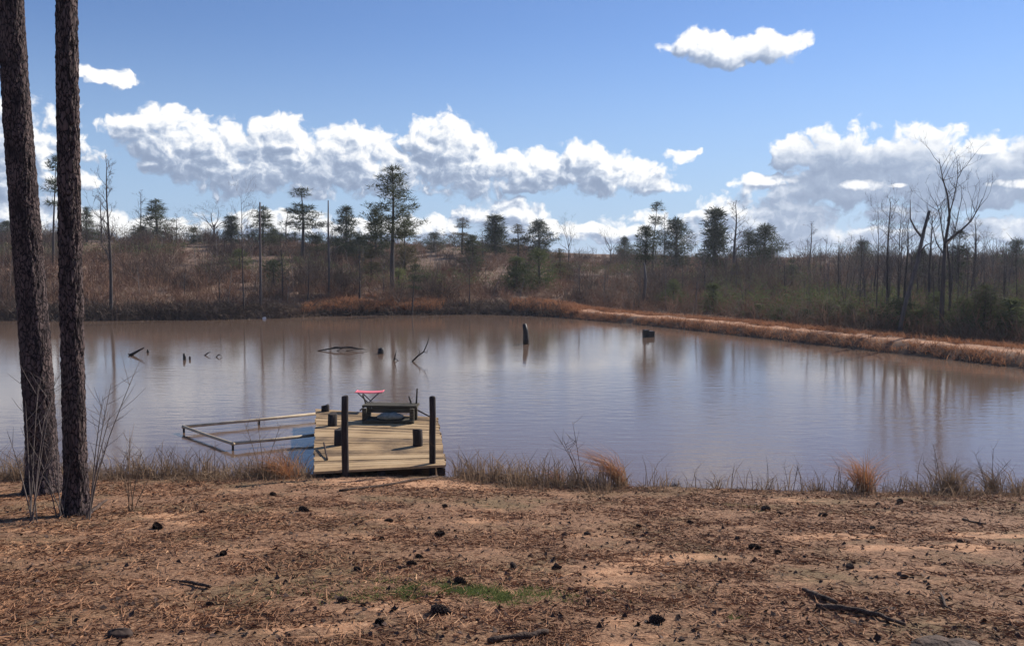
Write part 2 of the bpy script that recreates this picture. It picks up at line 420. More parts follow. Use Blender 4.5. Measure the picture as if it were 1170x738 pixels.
def leaves(centers, rad, n, length, width, up=0.0):
    c = np.repeat(np.asarray(centers, float), n, axis=0)
    rad = np.repeat(np.broadcast_to(np.asarray(rad, float), (len(centers),)), n)
    off = rng.normal(size=c.shape); off /= np.linalg.norm(off, axis=1, keepdims=True); off *= (rng.random(len(c))**.5*rad)[:, None]; off[:, 2] *= .6
    d = off/(np.linalg.norm(off, axis=1, keepdims=True)+1e-6)+rng.normal(size=c.shape)*.5; d[:, 2] += up
    d /= np.linalg.norm(d, axis=1, keepdims=True)
    return blades(c+off, d, length*(.6+.8*rng.random(len(c))), width*(.6+.8*rng.random(len(c))))

# ------------------------------------------------------------------ tree kit
def branchy(mb, p, d, length, r, level, maxl, rs, spread=.8, up=.15, nseg=5, kids=(3, 6), ends=None, wig=.18, kmul=.6):
    pts = [Vector(p)]; rad = [r]; d = Vector(d).normalized()
    for i in range(nseg):
        d = (d+Vector((rs.gauss(0, wig), rs.gauss(0, wig), rs.gauss(0, wig)+up*.3))).normalized()
        pts.append(pts[-1]+d*(length/nseg)); rad.append(r*(1-(i+1)/nseg*.85))
    mb.tube(pts, rad, 5 if level == 0 else 3, cap=False)
    if ends is not None: ends.append((pts[-1], level))
    if level < maxl:
        for k in range(rs.randint(*kids)):
            f = .25+.75*rs.random(); i = min(int(f*nseg), nseg-1); q = pts[i].lerp(pts[i+1], f*nseg-i)
            ax = (pts[i+1]-pts[i]).normalized(); a = rs.random()*6.283
            o = ax.orthogonal().normalized(); o2 = ax.cross(o)
            nd = (ax*(1-spread*.5)+(o*math.cos(a)+o2*math.sin(a))*spread+Vector((0, 0, up))).normalized()
            branchy(mb, q, nd, length*(kmul*(1.15-.5*f)*(.7+.5*rs.random())), max(r*(1-f*.85)*.6, .006), level+1, maxl, rs, spread, up, max(2, nseg-1), kids, ends, wig, kmul)
def trunk_pts(h, lean, rs, n=12, wob=.04):
    pts = []
    ph = rs.random()*6
    for i in range(n+1):
        t = i/n
        pts.append(Vector((lean[0]*t*h+wob*h*.35*math.sin(t*5+ph)*t, lean[1]*t*h+wob*h*.35*math.cos(t*4+ph)*t, t*h)))
    return pts
def at_t(pts, t):
    n = len(pts)-1; i = min(int(t*n), n-1); return pts[i].lerp(pts[i+1], t*n-i)

def make_bare(seed, h=8, r=.09, first=.35, spread=.8, up=.25, nb=16, blen=.28, lean=(0, 0), lv=2, kids=(3, 6), shape='slim'):
    rs = random.Random(seed); tr = MB(); br = MB()
    pts = trunk_pts(h, lean, rs); tr.tube([pts[0]-Vector((0, 0, .3))]+pts, [r*1.25]+[r*(1-.88*i/12)+.004 for i in range(13)], 8)
    for k in range(nb):
        t = first+(1-first)*(k+rs.random())/nb; t = min(t, .99); q = at_t(pts, t); a = rs.random()*6.283+k*2.4
        L_ = h*blen*((1.1-.75*(t-first)/(1-first)) if shape == 'slim' else (.75+.5*math.sin(3.14*(t-first)/(1-first))))*(.6+.6*rs.random())
        branchy(br, q, (math.cos(a)*spread, math.sin(a)*spread, .35+up*2*rs.random()), L_, max(r*(1-.85*t)*.55, .012), 0, lv, rs, .7, up, 5, kids)
    return tr.mesh('trunk', M['trunk_grey'], True), br.mesh('branches', M['twig_grey'])
def make_round_bare(seed, h=7, r=.14, lean=(0, 0)):
    rs = random.Random(seed); tr = MB(); br = MB()
    pts = trunk_pts(h*.45, lean, rs, 6); tr.tube([pts[0]-Vector((0, 0, .3))]+pts, [r*1.2]+[r*(1-.45*i/6) for i in range(7)], 8)
    for k in range(7):
        a = k*.9+rs.random(); q = at_t(pts, .55+.45*rs.random())
        branchy(br, q, (math.cos(a)*.55, math.sin(a)*.55, .9), h*.55, r*.42, 0, 3, rs, .75, .12, 5, (3, 5), None, .16, .62)
    return tr.mesh('trunk', M['trunk_grey'], True), br.mesh('branches', M['twig_grey'])
def make_pine(seed, h=9, r=.13, first=.35, width=.22, layers=11, mat='needles_dark', dens=1.0, lean=(0, 0), cl=.55, top=.35, gap=0.0):
    rs = random.Random(seed); tr = MB()
    pts = trunk_pts(h, lean, rs, 12, .02); tr.tube([pts[0]-Vector((0, 0, .3))]+pts, [r*1.25]+[r*(1-.9*i/12)+.004 for i in range(13)], 8)
    cs = []; rr = []
    for k in range(layers):
        f = (k+.3*rs.random())/layers; t = first+(1-first)*f
        if rs.random() < gap: continue
        prof = (1-f)**.75*(1-top)+top*(1-f)**.3 if f > .12 else .75
        q = at_t(pts, min(t, .985)); nb = rs.randint(3, 5) if f < .8 else rs.randint(2, 3); a0 = rs.random()*6.28
        for j in range(nb):
            a = a0+6.283*j/nb+rs.uniform(-.5, .5)
            Lb = h*width*prof*(.55+.7*rs.random())
            pitch = rs.uniform(-.12, .35)+.5*f
            e = q+Vector((math.cos(a)*math.cos(pitch), math.sin(a)*math.cos(pitch), math.sin(pitch)))*Lb
            midp = q.lerp(e, .5)+Vector((0, 0, -.04*Lb))
            tr.tube([q, midp, e], [max(r*.22*(1-t*.6), .02), .018, .008], 4, cap=False)
            nc = max(2, int(Lb/ (cl*.55)))
            for c_ in range(nc):
                g_ = .35+.65*(c_+.5)/nc
                p = q.lerp(e, g_)
                cs.append((p.x+rs.gauss(0, .10*Lb), p.y+rs.gauss(0, .10*Lb), p.z+rs.gauss(0, .05*Lb)+.05)); rr.append(cl*(.55+.5*rs.random())*(.6+.4*prof))
    p = at_t(pts, .995); cs.append((p.x, p.y, p.z)); rr.append(cl*.4)
    V, T = leaves(cs, rr, int(26*dens), .34, .05, .25)
    return tr.mesh('trunk', M['trunk_grey'], True), mesh_np('crown', V, T, M[mat])
def make_dense(seed, h=5, w=3, mat='needles_dark', shape='round', trunk=.12, n=240, first=.08):
    rs = random.Random(seed); tr = MB()
    pts = trunk_pts(h*.93, (0, 0), rs, 8, .02); tr.tube([pts[0]-Vector((0, 0, .3))]+pts, [trunk*1.2]+[trunk*(1-.85*i/8) for i in range(9)], 7)
    lobes = [(rs.uniform(-.3, .3), rs.uniform(-.3, .3), rs.uniform(.25, .85), rs.uniform(.25, .42)) for _ in range(7)]
    cs = []; rr = []
    while len(cs) < n:
        z = first+(1-first)*rs.random(); f = (z-first)/(1-first)
        R0 = (math.sin(3.1416*min(1, f*.86+.14))**.6 if shape == 'round' else (1-f)**.8*.95+.05)*.5
        R0 *= .72+.5*mn.noise(Vector((seed*3.1, z*4, 0)))
        a = rs.random()*6.283; R1 = R0*(.8+.35*mn.noise(Vector((math.cos(a)*1.6+seed, math.sin(a)*1.6, z*5))))
        q = R1*(rs.random()**.45)
        p = Vector((math.cos(a)*q*w, math.sin(a)*q*w, z*h)); cs.append(tuple(p)); rr.append(.10*w+.07*h*rs.random()*.6)
        if len(cs) % 6 == 0:
            t0 = at_t(pts, max(0.05, min(.95, z-.08))); tr.tube([t0, p], [.03, .008], 3, cap=False)
    V, T = leaves(cs, rr, 24, .24, .045, .35)
    return tr.mesh('trunk', M['trunk_grey'], True), mesh_np('crown', V, T, M[mat])

KIT = {}
def kit(key, fn, h):
    KIT[key] = (*fn(), h)
kit('slim1', lambda: make_bare(1, 8, .085, .3, .55, .35, 20, .20, (.01, 0)), 8)
kit('slim2', lambda: make_bare(2, 8, .08, .25, .6, .3, 18, .22, (-.02, 0)), 8)
kit('slim3', lambda: make_bare(3, 9, .11, .45, .8, .2, 16, .26, (.02, 0), 2, (4, 7), 'wide'), 9)
kit('slim4', lambda: make_bare(14, 7, .06, .3, .5, .4, 16, .22, (.05, 0)), 7)
kit('round1', lambda: make_round_bare(4, 7, .14), 7.6)
kit('round2', lambda: make_round_bare(5, 6, .12), 6.5)
kit('pine_tall', lambda: make_pine(6, 11, .16, .42, .17, 13, 'needles_open', 1.1, (.01, 0), .55, .5, .08), 11)
kit('pine_layer', lambda: make_pine(7, 8, .13, .30, .19, 11, 'needles_dark', 1.2, (0, 0), .5, .4, .1), 8)
kit('pine_cone', lambda: make_pine(8, 6, .11, .12, .27, 12, 'needles_dark', 1.3, (0, 0), .5, .15), 6)
kit('pine_cone2', lambda: make_pine(9, 6, .10, .10, .24, 12, 'needles_open', 1.2, (0, 0), .48, .15), 6)
kit('pine_open', lambda: make_pine(10, 8, .10, .55, .14, 7, 'needles_dark', 1.0, (.05, 0), .45, .7, .2), 8)
kit('pine_rust', lambda: make_pine(15, 7, .11, .15, .22, 12, 'needles_rust', 1.1, (0, 0), .5, .3, .1), 7)
kit('dense1', lambda: make_dense(11, 5, 3.4), 5.1)
kit('dense2', lambda: make_dense(12, 5, 2.8, shape='cone'), 5.1)
kit('dense3', lambda: make_dense(13, 5, 4.2, first=.02), 5.1)
kit('stem_ever', lambda: make_dense(16, 8, 2.3, first=.55, n=150), 8.1)
kit('bush_olive', lambda: make_dense(17, 3, 3.4, 'leaf_olive', n=120, first=.0), 3.1)
kit('bush_lime', lambda: make_dense(18, 3, 2.0, 'leaf_lime', n=60, first=.05), 3.1)
kit('bush_olive2', lambda: make_dense(19, 3, 2.6, 'leaf_olive', 'cone', n=90, first=.0), 3.1)
kit('bush_dark', lambda: make_dense(20, 3, 3.2, n=110, first=.0), 3.1)
NAT_OLD = {'slim1': 2.6, 'slim2': 2.8, 'slim3': 4.2, 'slim4': 2.2, 'round1': 6.4, 'round2': 5.6, 'pine_tall': 4.2, 'pine_layer': 3.6, 'pine_cone': 3.2, 'pine_cone2': 2.9,
         'pine_open': 2.6, 'pine_rust': 3.2, 'dense1': 3.6, 'dense2': 3.0, 'dense3': 4.3, 'stem_ever': 2.5, 'bush_olive': 3.5, 'bush_lime': 2.2, 'bush_olive2': 2.7, 'bush_dark': 3.4}
NAT_W = {}
for k_, (t_, c_, h_) in KIT.items():
    a_ = np.empty(len(c_.vertices)*3, np.float32); c_.vertices.foreach_get('co', a_); a_ = a_.reshape(-1, 3)
    NAT_W[k_] = float(np.percentile(np.hypot(a_[:, 0], a_[:, 1]), 90))*2
    KIT[k_] = (t_, c_, float(np.percentile(a_[:, 2], 99.7)))
def place_tree(key, px, ytop, base, w, name, label, cat, group, by='Y'):
    """base: forward distance (Y) if by='Y', else pixel row where the trunk meets the ground"""
    t, c_, hn = KIT[key]
    if by == 'Y':
        x, y, _ = at_y(px, ytop, base); z = hz(x, y)
    elif by == 'D':
        yy = np.arange(22, 200, .1); r_ = ray(px, 369); xx = yy*r_[0]/r_[1]; y = float(yy[np.nonzero(far_sd(xx, yy) > base)[0][0]])
        x, y, _ = at_y(px, ytop, y); z = hz(x, y)
    else:
        x, y, z = hit(px, base, 20)
    zt = at_y(px, ytop, y)[2]
    hh = max(zt-z, .8)
    sx = (w*1.22/F*y)/NAT_W[key]; sz = hh/hn
    sx = min(max(sx, sz*.4), sz*2.2)
    o = empty(name, (x, y, z-.05), label, cat, group, 0)
    o.scale = (sx, sx, sz)
    link('trunk', t, o); link('crown' if not c_.name.startswith('branches') else 'branches', c_, o)
    return o

GS = 'trees along the skyline of the hill'; GB = 'trees rising from the brush of the far bank'; GU = 'green shrubs in the brush of the far bank'; GR = 'bare trees behind the dike'
bt, pt, st_, sh = 'bare_tree', 'pine_tree', 'evergreen_tree', 'shrub'
TREES = [
 ('slim1', 127, 176, 356, 26, bt, 'tall thin bare tree right of the two big pine trunks, rising above the skyline', 'tree', GB, 'p'),
 ('pine_open', 56, 176, 85, 26, pt, 'scraggly tall pine seen in the gap between the two big foreground trunks', 'tree', GB, 'Y'),
 ('slim2', 114, 222, 120, 22, bt, 'faint bare tree just left of the tall thin bare tree', 'tree', GS, 'Y'),
 ('pine_cone2', 98, 236, 125, 20, pt, 'small pine peeping out at the right edge of the second big trunk', 'tree', GS, 'Y'),
 ('dense1', 8, 252, 125, 22, st_, 'dark evergreen at the left edge of the view, left of the big trunks', 'tree', GS, 'Y'),
 ('slim4', 158, 216, 135, 20, bt, 'small bare tree touching the left side of the broad olive pine', 'tree', GS, 'Y'),
 ('pine_cone2', 178, 228, 133, 36, pt, 'broad olive pine on the left skyline, left of the spreading bare tree', 'tree', GS, 'Y'),
 ('dense3', 162, 258, 133, 22, st_, 'low dark bush tree at the foot of the broad olive pine', 'tree', GS, 'Y'),
 ('slim2', 201, 243, 138, 14, bt, 'tiny bare tree between the broad olive pine and the spreading bare tree', 'tree', GS, 'Y'),
 ('dense3', 221, 259, 128, 20, st_, 'low dark evergreen in front of the left half of the spreading bare tree', 'tree', GS, 'Y'),
 ('round1', 244, 226, 130, 58, bt, 'wide spreading bare tree with a rounded top on the left skyline', 'tree', GS, 'Y'),
 ('dense2', 264, 246, 125, 26, st_, 'dark pointed evergreen under the right side of the spreading bare tree', 'tree', GS, 'Y'),
 ('slim3', 279, 198, 357, 34, bt, 'tall bare tree with a forked twiggy top just left of the grey dead pole', 'tree', GB, 'p'),
 ('pine_cone2', 300, 236, 118, 30, pt, 'olive pine on the skyline directly behind the grey dead pole', 'tree', GS, 'Y'),
 ('slim2', 326, 236, 125, 20, bt, 'faint bare tree left of the tall layered pine', 'tree', GS, 'Y'),
 ('dense1', 313, 262, 125, 15, st_, 'very small dark evergreen right of the grey dead pole', 'tree', GS, 'Y'),
 ('pine_layer', 345, 214, 100, 36, pt, 'tall layered dark pine between the grey dead pole and the thin brown snag', 'tree', GS, 'Y'),
 ('dense3', 362, 268, 105, 26, st_, 'low dark evergreen under the right side of the tall layered pine', 'tree', GS, 'Y'),
 ('pine_cone', 395, 235, 102, 32, pt, 'conical dark pine just right of the thin brown snag', 'tree', GS, 'Y'),
 ('pine_cone', 429, 238, 98, 26, pt, 'conical dark pine touching the left side of the tallest pine', 'tree', GS, 'Y'),
 ('dense3', 411, 268, 100, 22, st_, 'low dark evergreen between the two conical dark pines', 'tree', GS, 'Y'),
 ('pine_tall', 448, 189, 337, 48, pt, 'tallest pine of the far bank, open limbed, standing near the water left of centre', 'tree', GB, 'p'),
 ('pine_rust', 462, 252, 80, 24, pt, 'rusty green young pine in front of the right side of the tallest pine', 'tree', GB, 'Y'),
 ('dense3', 496, 265, 125, 24, st_, 'small round dark evergreen alone on the skyline right of the tallest pine', 'tree', GS, 'Y'),
 ('pine_rust', 528, 249, 118, 30, pt, 'brownish pine left of the twin dark evergreens at the centre', 'tree', GS, 'Y'),
 ('dense2', 566, 245, 115, 30, st_, 'tall dark evergreen at the centre of the skyline, left of the pair', 'tree', GS, 'Y'),
 ('pine_rust', 592, 256, 112, 28, pt, 'brownish pine between the two dark evergreens at the centre', 'tree', GS, 'Y'),
 ('dense1', 616, 251, 112, 28, st_, 'dark rounded evergreen at the centre of the skyline, right of the pair', 'tree', GS, 'Y'),
 ('round2', 650, 241, 125, 28, bt, 'upright bare tree right of the central dark evergreens', 'tree', GS, 'Y'),
 ('round2', 698, 256, 130, 28, bt, 'low rounded bare tree in the gap left of the tiny dark evergreen', 'tree', GS, 'Y'),
 ('dense1', 714, 270, 125, 15, st_, 'tiny dark evergreen on the skyline left of the long stemmed evergreen', 'tree', GS, 'Y'),
 ('stem_ever', 737, 257, 342, 22, st_, 'dark evergreen with a long bare stem running down the slope right of centre', 'tree', GB, 'p'),
 ('pine_open', 746, 229, 105, 18, pt, 'thin ragged pine leaning above the long stemmed evergreen', 'tree', GS, 'Y'),
 ('slim2', 760, 242, 112, 18, bt, 'small bare tree between the ragged pine and the big round dark evergreen', 'tree', GS, 'Y'),
 ('dense1', 773, 249, 108, 34, st_, 'big round dark evergreen right of the thin ragged pine', 'tree', GS, 'Y'),
 ('dense2', 818, 237, 100, 26, st_, 'narrow pointed dark evergreen left of the tall airy bare tree', 'tree', GS, 'Y'),
 ('slim1', 841, 228, 95, 26, bt, 'airy bare tree between the narrow pointed evergreen and the broad dark pair', 'tree', GS, 'Y'),
 ('dense3', 856, 262, 100, 26, st_, 'left one of the broad dark evergreen pair right of the airy bare tree', 'tree', GS, 'Y'),
 ('dense1', 874, 256, 98, 34, st_, 'right and bigger one of the broad dark evergreen pair', 'tree', GS, 'Y'),
 ('slim4', 926, 252, 110, 24, bt, 'faint bare tree in the gap right of the broad dark evergreen pair', 'tree', GS, 'Y'),
 ('round2', 966, 265, 110, 34, bt, 'low rounded twiggy tree at the left foot of the tall bare group', 'tree', GS, 'Y'),
 ('dense3', 986, 274, 108, 24, st_, 'low dark evergreen right of the low rounded twiggy tree', 'tree', GS, 'Y'),
 ('slim3', 1006, 214, 7, 30, bt, 'leftmost slender bare tree of the tall group behind the dike', 'tree', GR, 'D'),
 ('slim3', 1030, 203, 8, 34, bt, 'second slender bare tree of the tall group, twiggy and upright', 'tree', GR, 'D'),
 ('slim1', 1018, 222, 8.5, 26, bt, 'thin bare tree between the two tallest slender ones of the right group', 'tree', GR, 'D'),
 ('slim3', 1044, 226, 10, 28, bt, 'bare tree close behind the leaning dead tree with the broken top', 'tree', GR, 'D'),
 ('slim1', 1066, 238, 9, 26, bt, 'bare tree touching the left side of the great forked bare tree', 'tree', GR, 'D'),
 ('slim3', 1098, 236, 9, 28, bt, 'bare tree under the long right limb of the great forked bare tree', 'tree', GR, 'D'),
 ('bush_dark', 1030, 338, 6.5, 34, sh, 'dark shrub between the feet of the two tall slender bare trees', 'shrub', GU, 'D'),
 ('bush_olive', 1072, 332, 7.5, 36, sh, 'olive shrub at the very foot of the great forked bare tree', 'shrub', GU, 'D'),
 ('bush_olive2', 975, 345, 7, 26, sh, 'olive shrub right of the small young pine behind the dike', 'shrub', GU, 'D'),
 ('dense1', 1052, 282, 70, 20, st_, 'dark evergreen low behind the broken topped snag on the right', 'tree', GR, 'Y'),
 ('pine_layer', 1096, 262, 60, 30, pt, 'dark pine behind the great forked bare tree', 'tree', GR, 'Y'),
 ('round2', 1136, 256, 85, 46, bt, 'rounded bare tree right of the great forked bare tree', 'tree', GR, 'Y'),
 ('dense3', 1162, 272, 85, 30, st_, 'dark evergreen at the right edge of the view', 'tree', GR, 'Y'),
 ('slim2', 1112, 280, 48, 26, bt, 'grey leafless tree half hidden right of the foot of the great forked bare tree', 'tree', GR, 'Y'),
 ('slim4', 985, 268, 50, 18, bt, 'short grey leafless tree left of the tall group behind the dike', 'tree', GR, 'Y'),
 ('slim1', 1148, 296, 42, 26, bt, 'grey leafless tree above the green shrubs near the right edge', 'tree', GR, 'Y'),
 ('slim4', 900, 290, 62, 20, bt, 'thin leafless sapling behind the dike below the broad dark evergreen pair', 'tree', GR, 'Y'),
 ('slim2', 806, 285, 62, 20, bt, 'thin leafless sapling on the slope below the narrow pointed evergreen', 'tree', GB, 'Y'),
 ('slim4', 690, 300, 75, 18, bt, 'small leafless sapling on the slope right of the large olive shrub', 'tree', GB, 'Y'),
 ('slim1', 410, 282, 64, 16, bt, 'thin leafless sapling between the thin brown snag and the tallest pine', 'tree', GB, 'Y'),
 ('slim4', 350, 285, 62, 18, bt, 'thin leafless sapling below the tall layered pine', 'tree', GB, 'Y'),
 ('slim2', 210, 300, 62, 16, bt, 'thin leafless sapling in the brush below the spreading bare tree', 'tree', GB, 'Y'),
 ('slim4', 552, 262, 100, 16, bt, 'small leafless tree left of the central dark evergreens', 'tree', GS, 'Y'),
 ('pine_rust', 424, 284, 78, 28, pt, 'rusty young pine on the slope left of the tallest pine stem', 'tree', GB, 'Y'),
 ('pine_cone2', 540, 268, 92, 26, pt, 'young pine on the slope below the brownish pine left of centre', 'tree', GB, 'Y'),
 ('pine_rust', 640, 284, 84, 24, pt, 'rusty young pine on the slope touching the right side of the large olive shrub', 'tree', GB, 'Y'),
 ('slim3', 536, 286, 62, 24, bt, 'twiggy leafless tree on the slope behind the jagged pond post', 'tree', GB, 'Y'),
 ('slim3', 662, 290, 66, 24, bt, 'twiggy leafless tree on the slope where the dike begins', 'tree', GB, 'Y'),
 ('slim3', 250, 292, 60, 22, bt, 'twiggy leafless tree low on the slope left of the tall forked twiggy one', 'tree', GB, 'Y'),
 ('slim2', 322, 262, 62, 20, bt, 'leafless tree just right of the grey dead pole', 'tree', GB, 'Y'),
 ('pine_open', 470, 300, 60, 18, pt, 'ragged little pine between the tallest pine and the small olive shrub', 'tree', GB, 'Y'),
 ('pine_layer', 905, 296, 80, 24, pt, 'layered young pine on the slope above the green row', 'tree', GB, 'Y'),
 ('slim3', 780, 288, 72, 24, bt, 'twiggy leafless tree on the slope between the two dull olive shrubs', 'tree', GB, 'Y'),
 ('pine_rust', 842, 300, 74, 26, pt, 'rusty young pine below the airy bare tree', 'tree', GB, 'Y'),
 # shrubs on the slope
 ('bush_olive', 616, 283, 332, 40, sh, 'large olive green shrub on the slope below the central evergreens', 'shrub', GU, 'p'),
 ('bush_olive2', 590, 292, 330, 24, sh, 'narrow olive shrub touching the left side of the large olive shrub', 'shrub', GU, 'p'),
 ('bush_lime', 456, 305, 334, 18, sh, 'yellow green sapling just right of the tallest pine stem', 'shrub', GU, 'p'),
 ('bush_olive2', 487, 312, 334, 18, sh, 'small olive shrub between the yellow green sapling and the lime shrub', 'shrub', GU, 'p'),
 ('bush_lime', 503, 318, 336, 20, sh, 'low lime green shrub on the slope right of the tallest pine', 'shrub', GU, 'p'),
 ('bush_dark', 313, 296, 330, 24, sh, 'dark green shrub on the slope right of the grey dead pole', 'shrub', GU, 'p'),
 ('bush_dark', 540, 292, 312, 16, sh, 'small dark shrub high on the slope left of the large olive shrub', 'shrub', GU, 'p'),
 ('bush_olive', 274, 284, 308, 24, sh, 'dark olive shrub high on the slope behind the tall forked bare tree', 'shrub', GU, 'p'),
 ('bush_olive', 866, 346, 6, 36, sh, 'green shrub behind the dike, leftmost of the green row', 'shrub', GU, 'D'),
 ('bush_olive', 893, 349, 5.6, 34, sh, 'green shrub behind the dike, second of the green row', 'shrub', GU, 'D'),
 ('pine_cone2', 946, 345, 6, 16, sh, 'small young pine behind the dike between the green row and the tall bare group', 'shrub', GU, 'D'),
 ('bush_dark', 920, 352, 6, 24, sh, 'dark green shrub left of the small young pine behind the dike', 'shrub', GU, 'D'),
 ('bush_olive', 1102, 338, 6.5, 36, sh, 'green shrub right of the foot of the great forked bare tree', 'shrub', GU, 'D'),
 ('pine_cone2', 1126, 325, 6.5, 40, sh, 'bushy green young pine near the right edge behind the dike', 'shrub', GU, 'D'),
 ('bush_olive2', 1156, 338, 7, 34, sh, 'green shrub at the right edge behind the dike', 'shrub', GU, 'D'),
 ('bush_dark', 1000, 352, 6.5, 24, sh, 'dark shrub at the foot of the leftmost slender bare tree', 'shrub', GU, 'D'),
 ('bush_olive2', 1048, 352, 6, 22, sh, 'olive shrub between the broken topped snag and the great forked bare tree', 'shrub', GU, 'D'),
 ('bush_olive2', 815, 322, 8, 20, sh, 'dull olive shrub on the slope behind the middle of the dike', 'shrub', GU, 'D'),
 ('bush_olive', 770, 318, 9, 24, sh, 'dull olive shrub right of the long stemmed evergreen', 'shrub', GU, 'D'),
]
for key, px, yt, base, w, name, lab, cat, grp, by in TREES:
    o = place_tree(key, px, yt, base, w, name, lab, cat, grp, by)
    o.rotation_euler.z = (px*37 % 360)*math.pi/180 if key not in ('pine_open',) else 0

LABC = 'slender grey leafless tree crowded in the thicket behind the right end of the dike'
rs0 = random.Random(91)
for i in range(22):
    px = 962+(i*9.6)+rs0.uniform(-4, 4)
    o = place_tree(['slim1', 'slim2', 'slim3', 'slim4'][i % 4], px, rs0.uniform(238, 300) if 1005 < px < 1120 else rs0.uniform(272, 315), rs0.uniform(7, 24), rs0.uniform(16, 28), 'bare_tree', LABC, 'tree', 'slender trees crowding behind the dike', 'D')
    o.rotation_euler.z = rs0.random()*6.28
# dead poles (snags) of the far bank
def snag(name, pts_px, Y, radii, label, cat='dead tree', branches=()):
    P_ = [Vector(at_y(a, b_, Y)) for a, b_ in pts_px]
    z = hz(P_[0].x, P_[0].y); o0 = Vector((P_[0].x, P_[0].y, z))
    if P_[0].z < z+.3: P_[0].z = z-.2
    o = empty(name, o0, label, cat)
    mb = MB(); q = [p-o0 for p in P_]; mb.tube(q, radii, 8); link('trunk', mb.mesh('trunk', M['snag'], True), o)
    for bp_, br_ in branches:
        mb = MB(); mb.tube([Vector(at_y(a, b_, Y+d_))-o0 for a, b_, d_ in bp_], br_, 6); link('branch', mb.mesh('branch', M['snag'], True), o)
    return o
snag('dead_pole', [(298, 362), (298, 320), (297, 270), (297, 231)], 57.5, [.10, .09, .075, .05], 'straight grey dead pole standing at the far shore without branches')
snag('dead_pole', [(376, 345), (376, 300), (375, 260), (375, 229)], 66, [.10, .09, .07, .04], 'thin brown branchless snag between the layered pine and the conical pine', branches=[([(376, 292, 0), (384, 284, .3), (388, 280, .4)], [.04, .03, .01])])
snag('dead_pole', [(735, 345), (738, 320), (736, 300)], 60, [.12, .10, .05], 'short broken dead stem on the slope right of centre')
def dist_behind(px, dd):
    yy = np.arange(22, 200, .1); r_ = ray(px, 369); xx = yy*r_[0]/r_[1]; return float(yy[np.nonzero(far_sd(xx, yy) > dd)[0][0]])
Yg = dist_behind(1030, 5.5)-1.0
snag('dead_tree', [(1026, 384), (1035, 345), (1048, 300), (1056, 262), (1062, 241)], Yg+1.0, [.12, .105, .09, .08, .075], 'leaning dead tree with a broken top, left of the great forked bare tree',
     branches=[([(1054, 272, 0), (1046, 262, .2), (1040, 250, .3), (1040, 228, .4)], [.06, .05, .035, .012]), ([(1050, 290, 0), (1058, 280, -.3), (1068, 276, -.4)], [.05, .03, .01])])
# great forked bare tree
Yg2 = dist_behind(1077, 5.8)
def big_forked():
    base = Vector(at_y(1076, 385, Yg2)); base.z = hz(base.x, base.y)
    o = empty('bare_tree', base, 'great forked bare tree on the right with a long limb reaching right', 'tree', GR)
    o.scale = (.84, .84, .98)
    W = lambda a, b_, d_=0: Vector(at_y(a, b_, Yg2+d_))-base
    mb = MB(); p0 = W(1076, 385); p0.z = -.3
    mb.tube([p0, W(1076, 350), W(1078, 310), W(1080, 275)], [.15, .125, .105, .095], 10)
    mb.tube([W(1084, 384, .5), W(1087, 345, .5), W(1086, 300, .4), W(1081, 270, .1)], [.085, .075, .06, .05], 8)
    link('trunk', mb.mesh('trunk', M['trunk_grey'], True), o)
    rs = random.Random(5)
    limbs = [([(1080, 275, 0), (1086, 245, 0), (1083, 220, .2), (1076, 200, .3), (1071, 177, .2)], [.085,.065,.045,.03,.01]),
             ([(1080, 275, 0), (1100, 262, -.3), (1115, 250, -.5), (1125, 235, -.6), (1130, 224, -.6)], [.07,.055,.04,.028,.01]),
             ([(1083, 250, 0), (1091, 225, -.5), (1096, 203, -.8), (1097, 190, -1)], [.045,.03,.018,.008]),
             ([(1079, 290, 0), (1068, 275, .5), (1063, 258, .8), (1058, 246, 1)], [.045,.03,.018,.008]),
             ([(1080, 280, 0), (1092, 268, 1.2), (1098, 240, 2), (1104, 218, 2.4)], [.05,.035,.022,.008]),
             ([(1080, 282, 0), (1076, 262, -1.2), (1072, 240, -2), (1066, 222, -2.4)], [.05,.035,.022,.008])]
    for pts, rad in limbs:
        q = [W(*p) for p in pts]; mb = MB(); mb.tube(q, rad, 6)
        tw = MB()
        for k in range(7):
            t = .25+.75*rs.random(); i = min(int(t*(len(q)-1)), len(q)-2); s = q[i].lerp(q[i+1], t*(len(q)-1)-i)
            branchy(mb, s, (rs.gauss(0, .6), rs.gauss(0, .6), .7), 1.0+1.0*rs.random(), .018, 1, 3, rs, .7, .2, 4, (2, 3))
        link('limb', mb.mesh('limb', M['trunk_grey']), o)
big_forked()

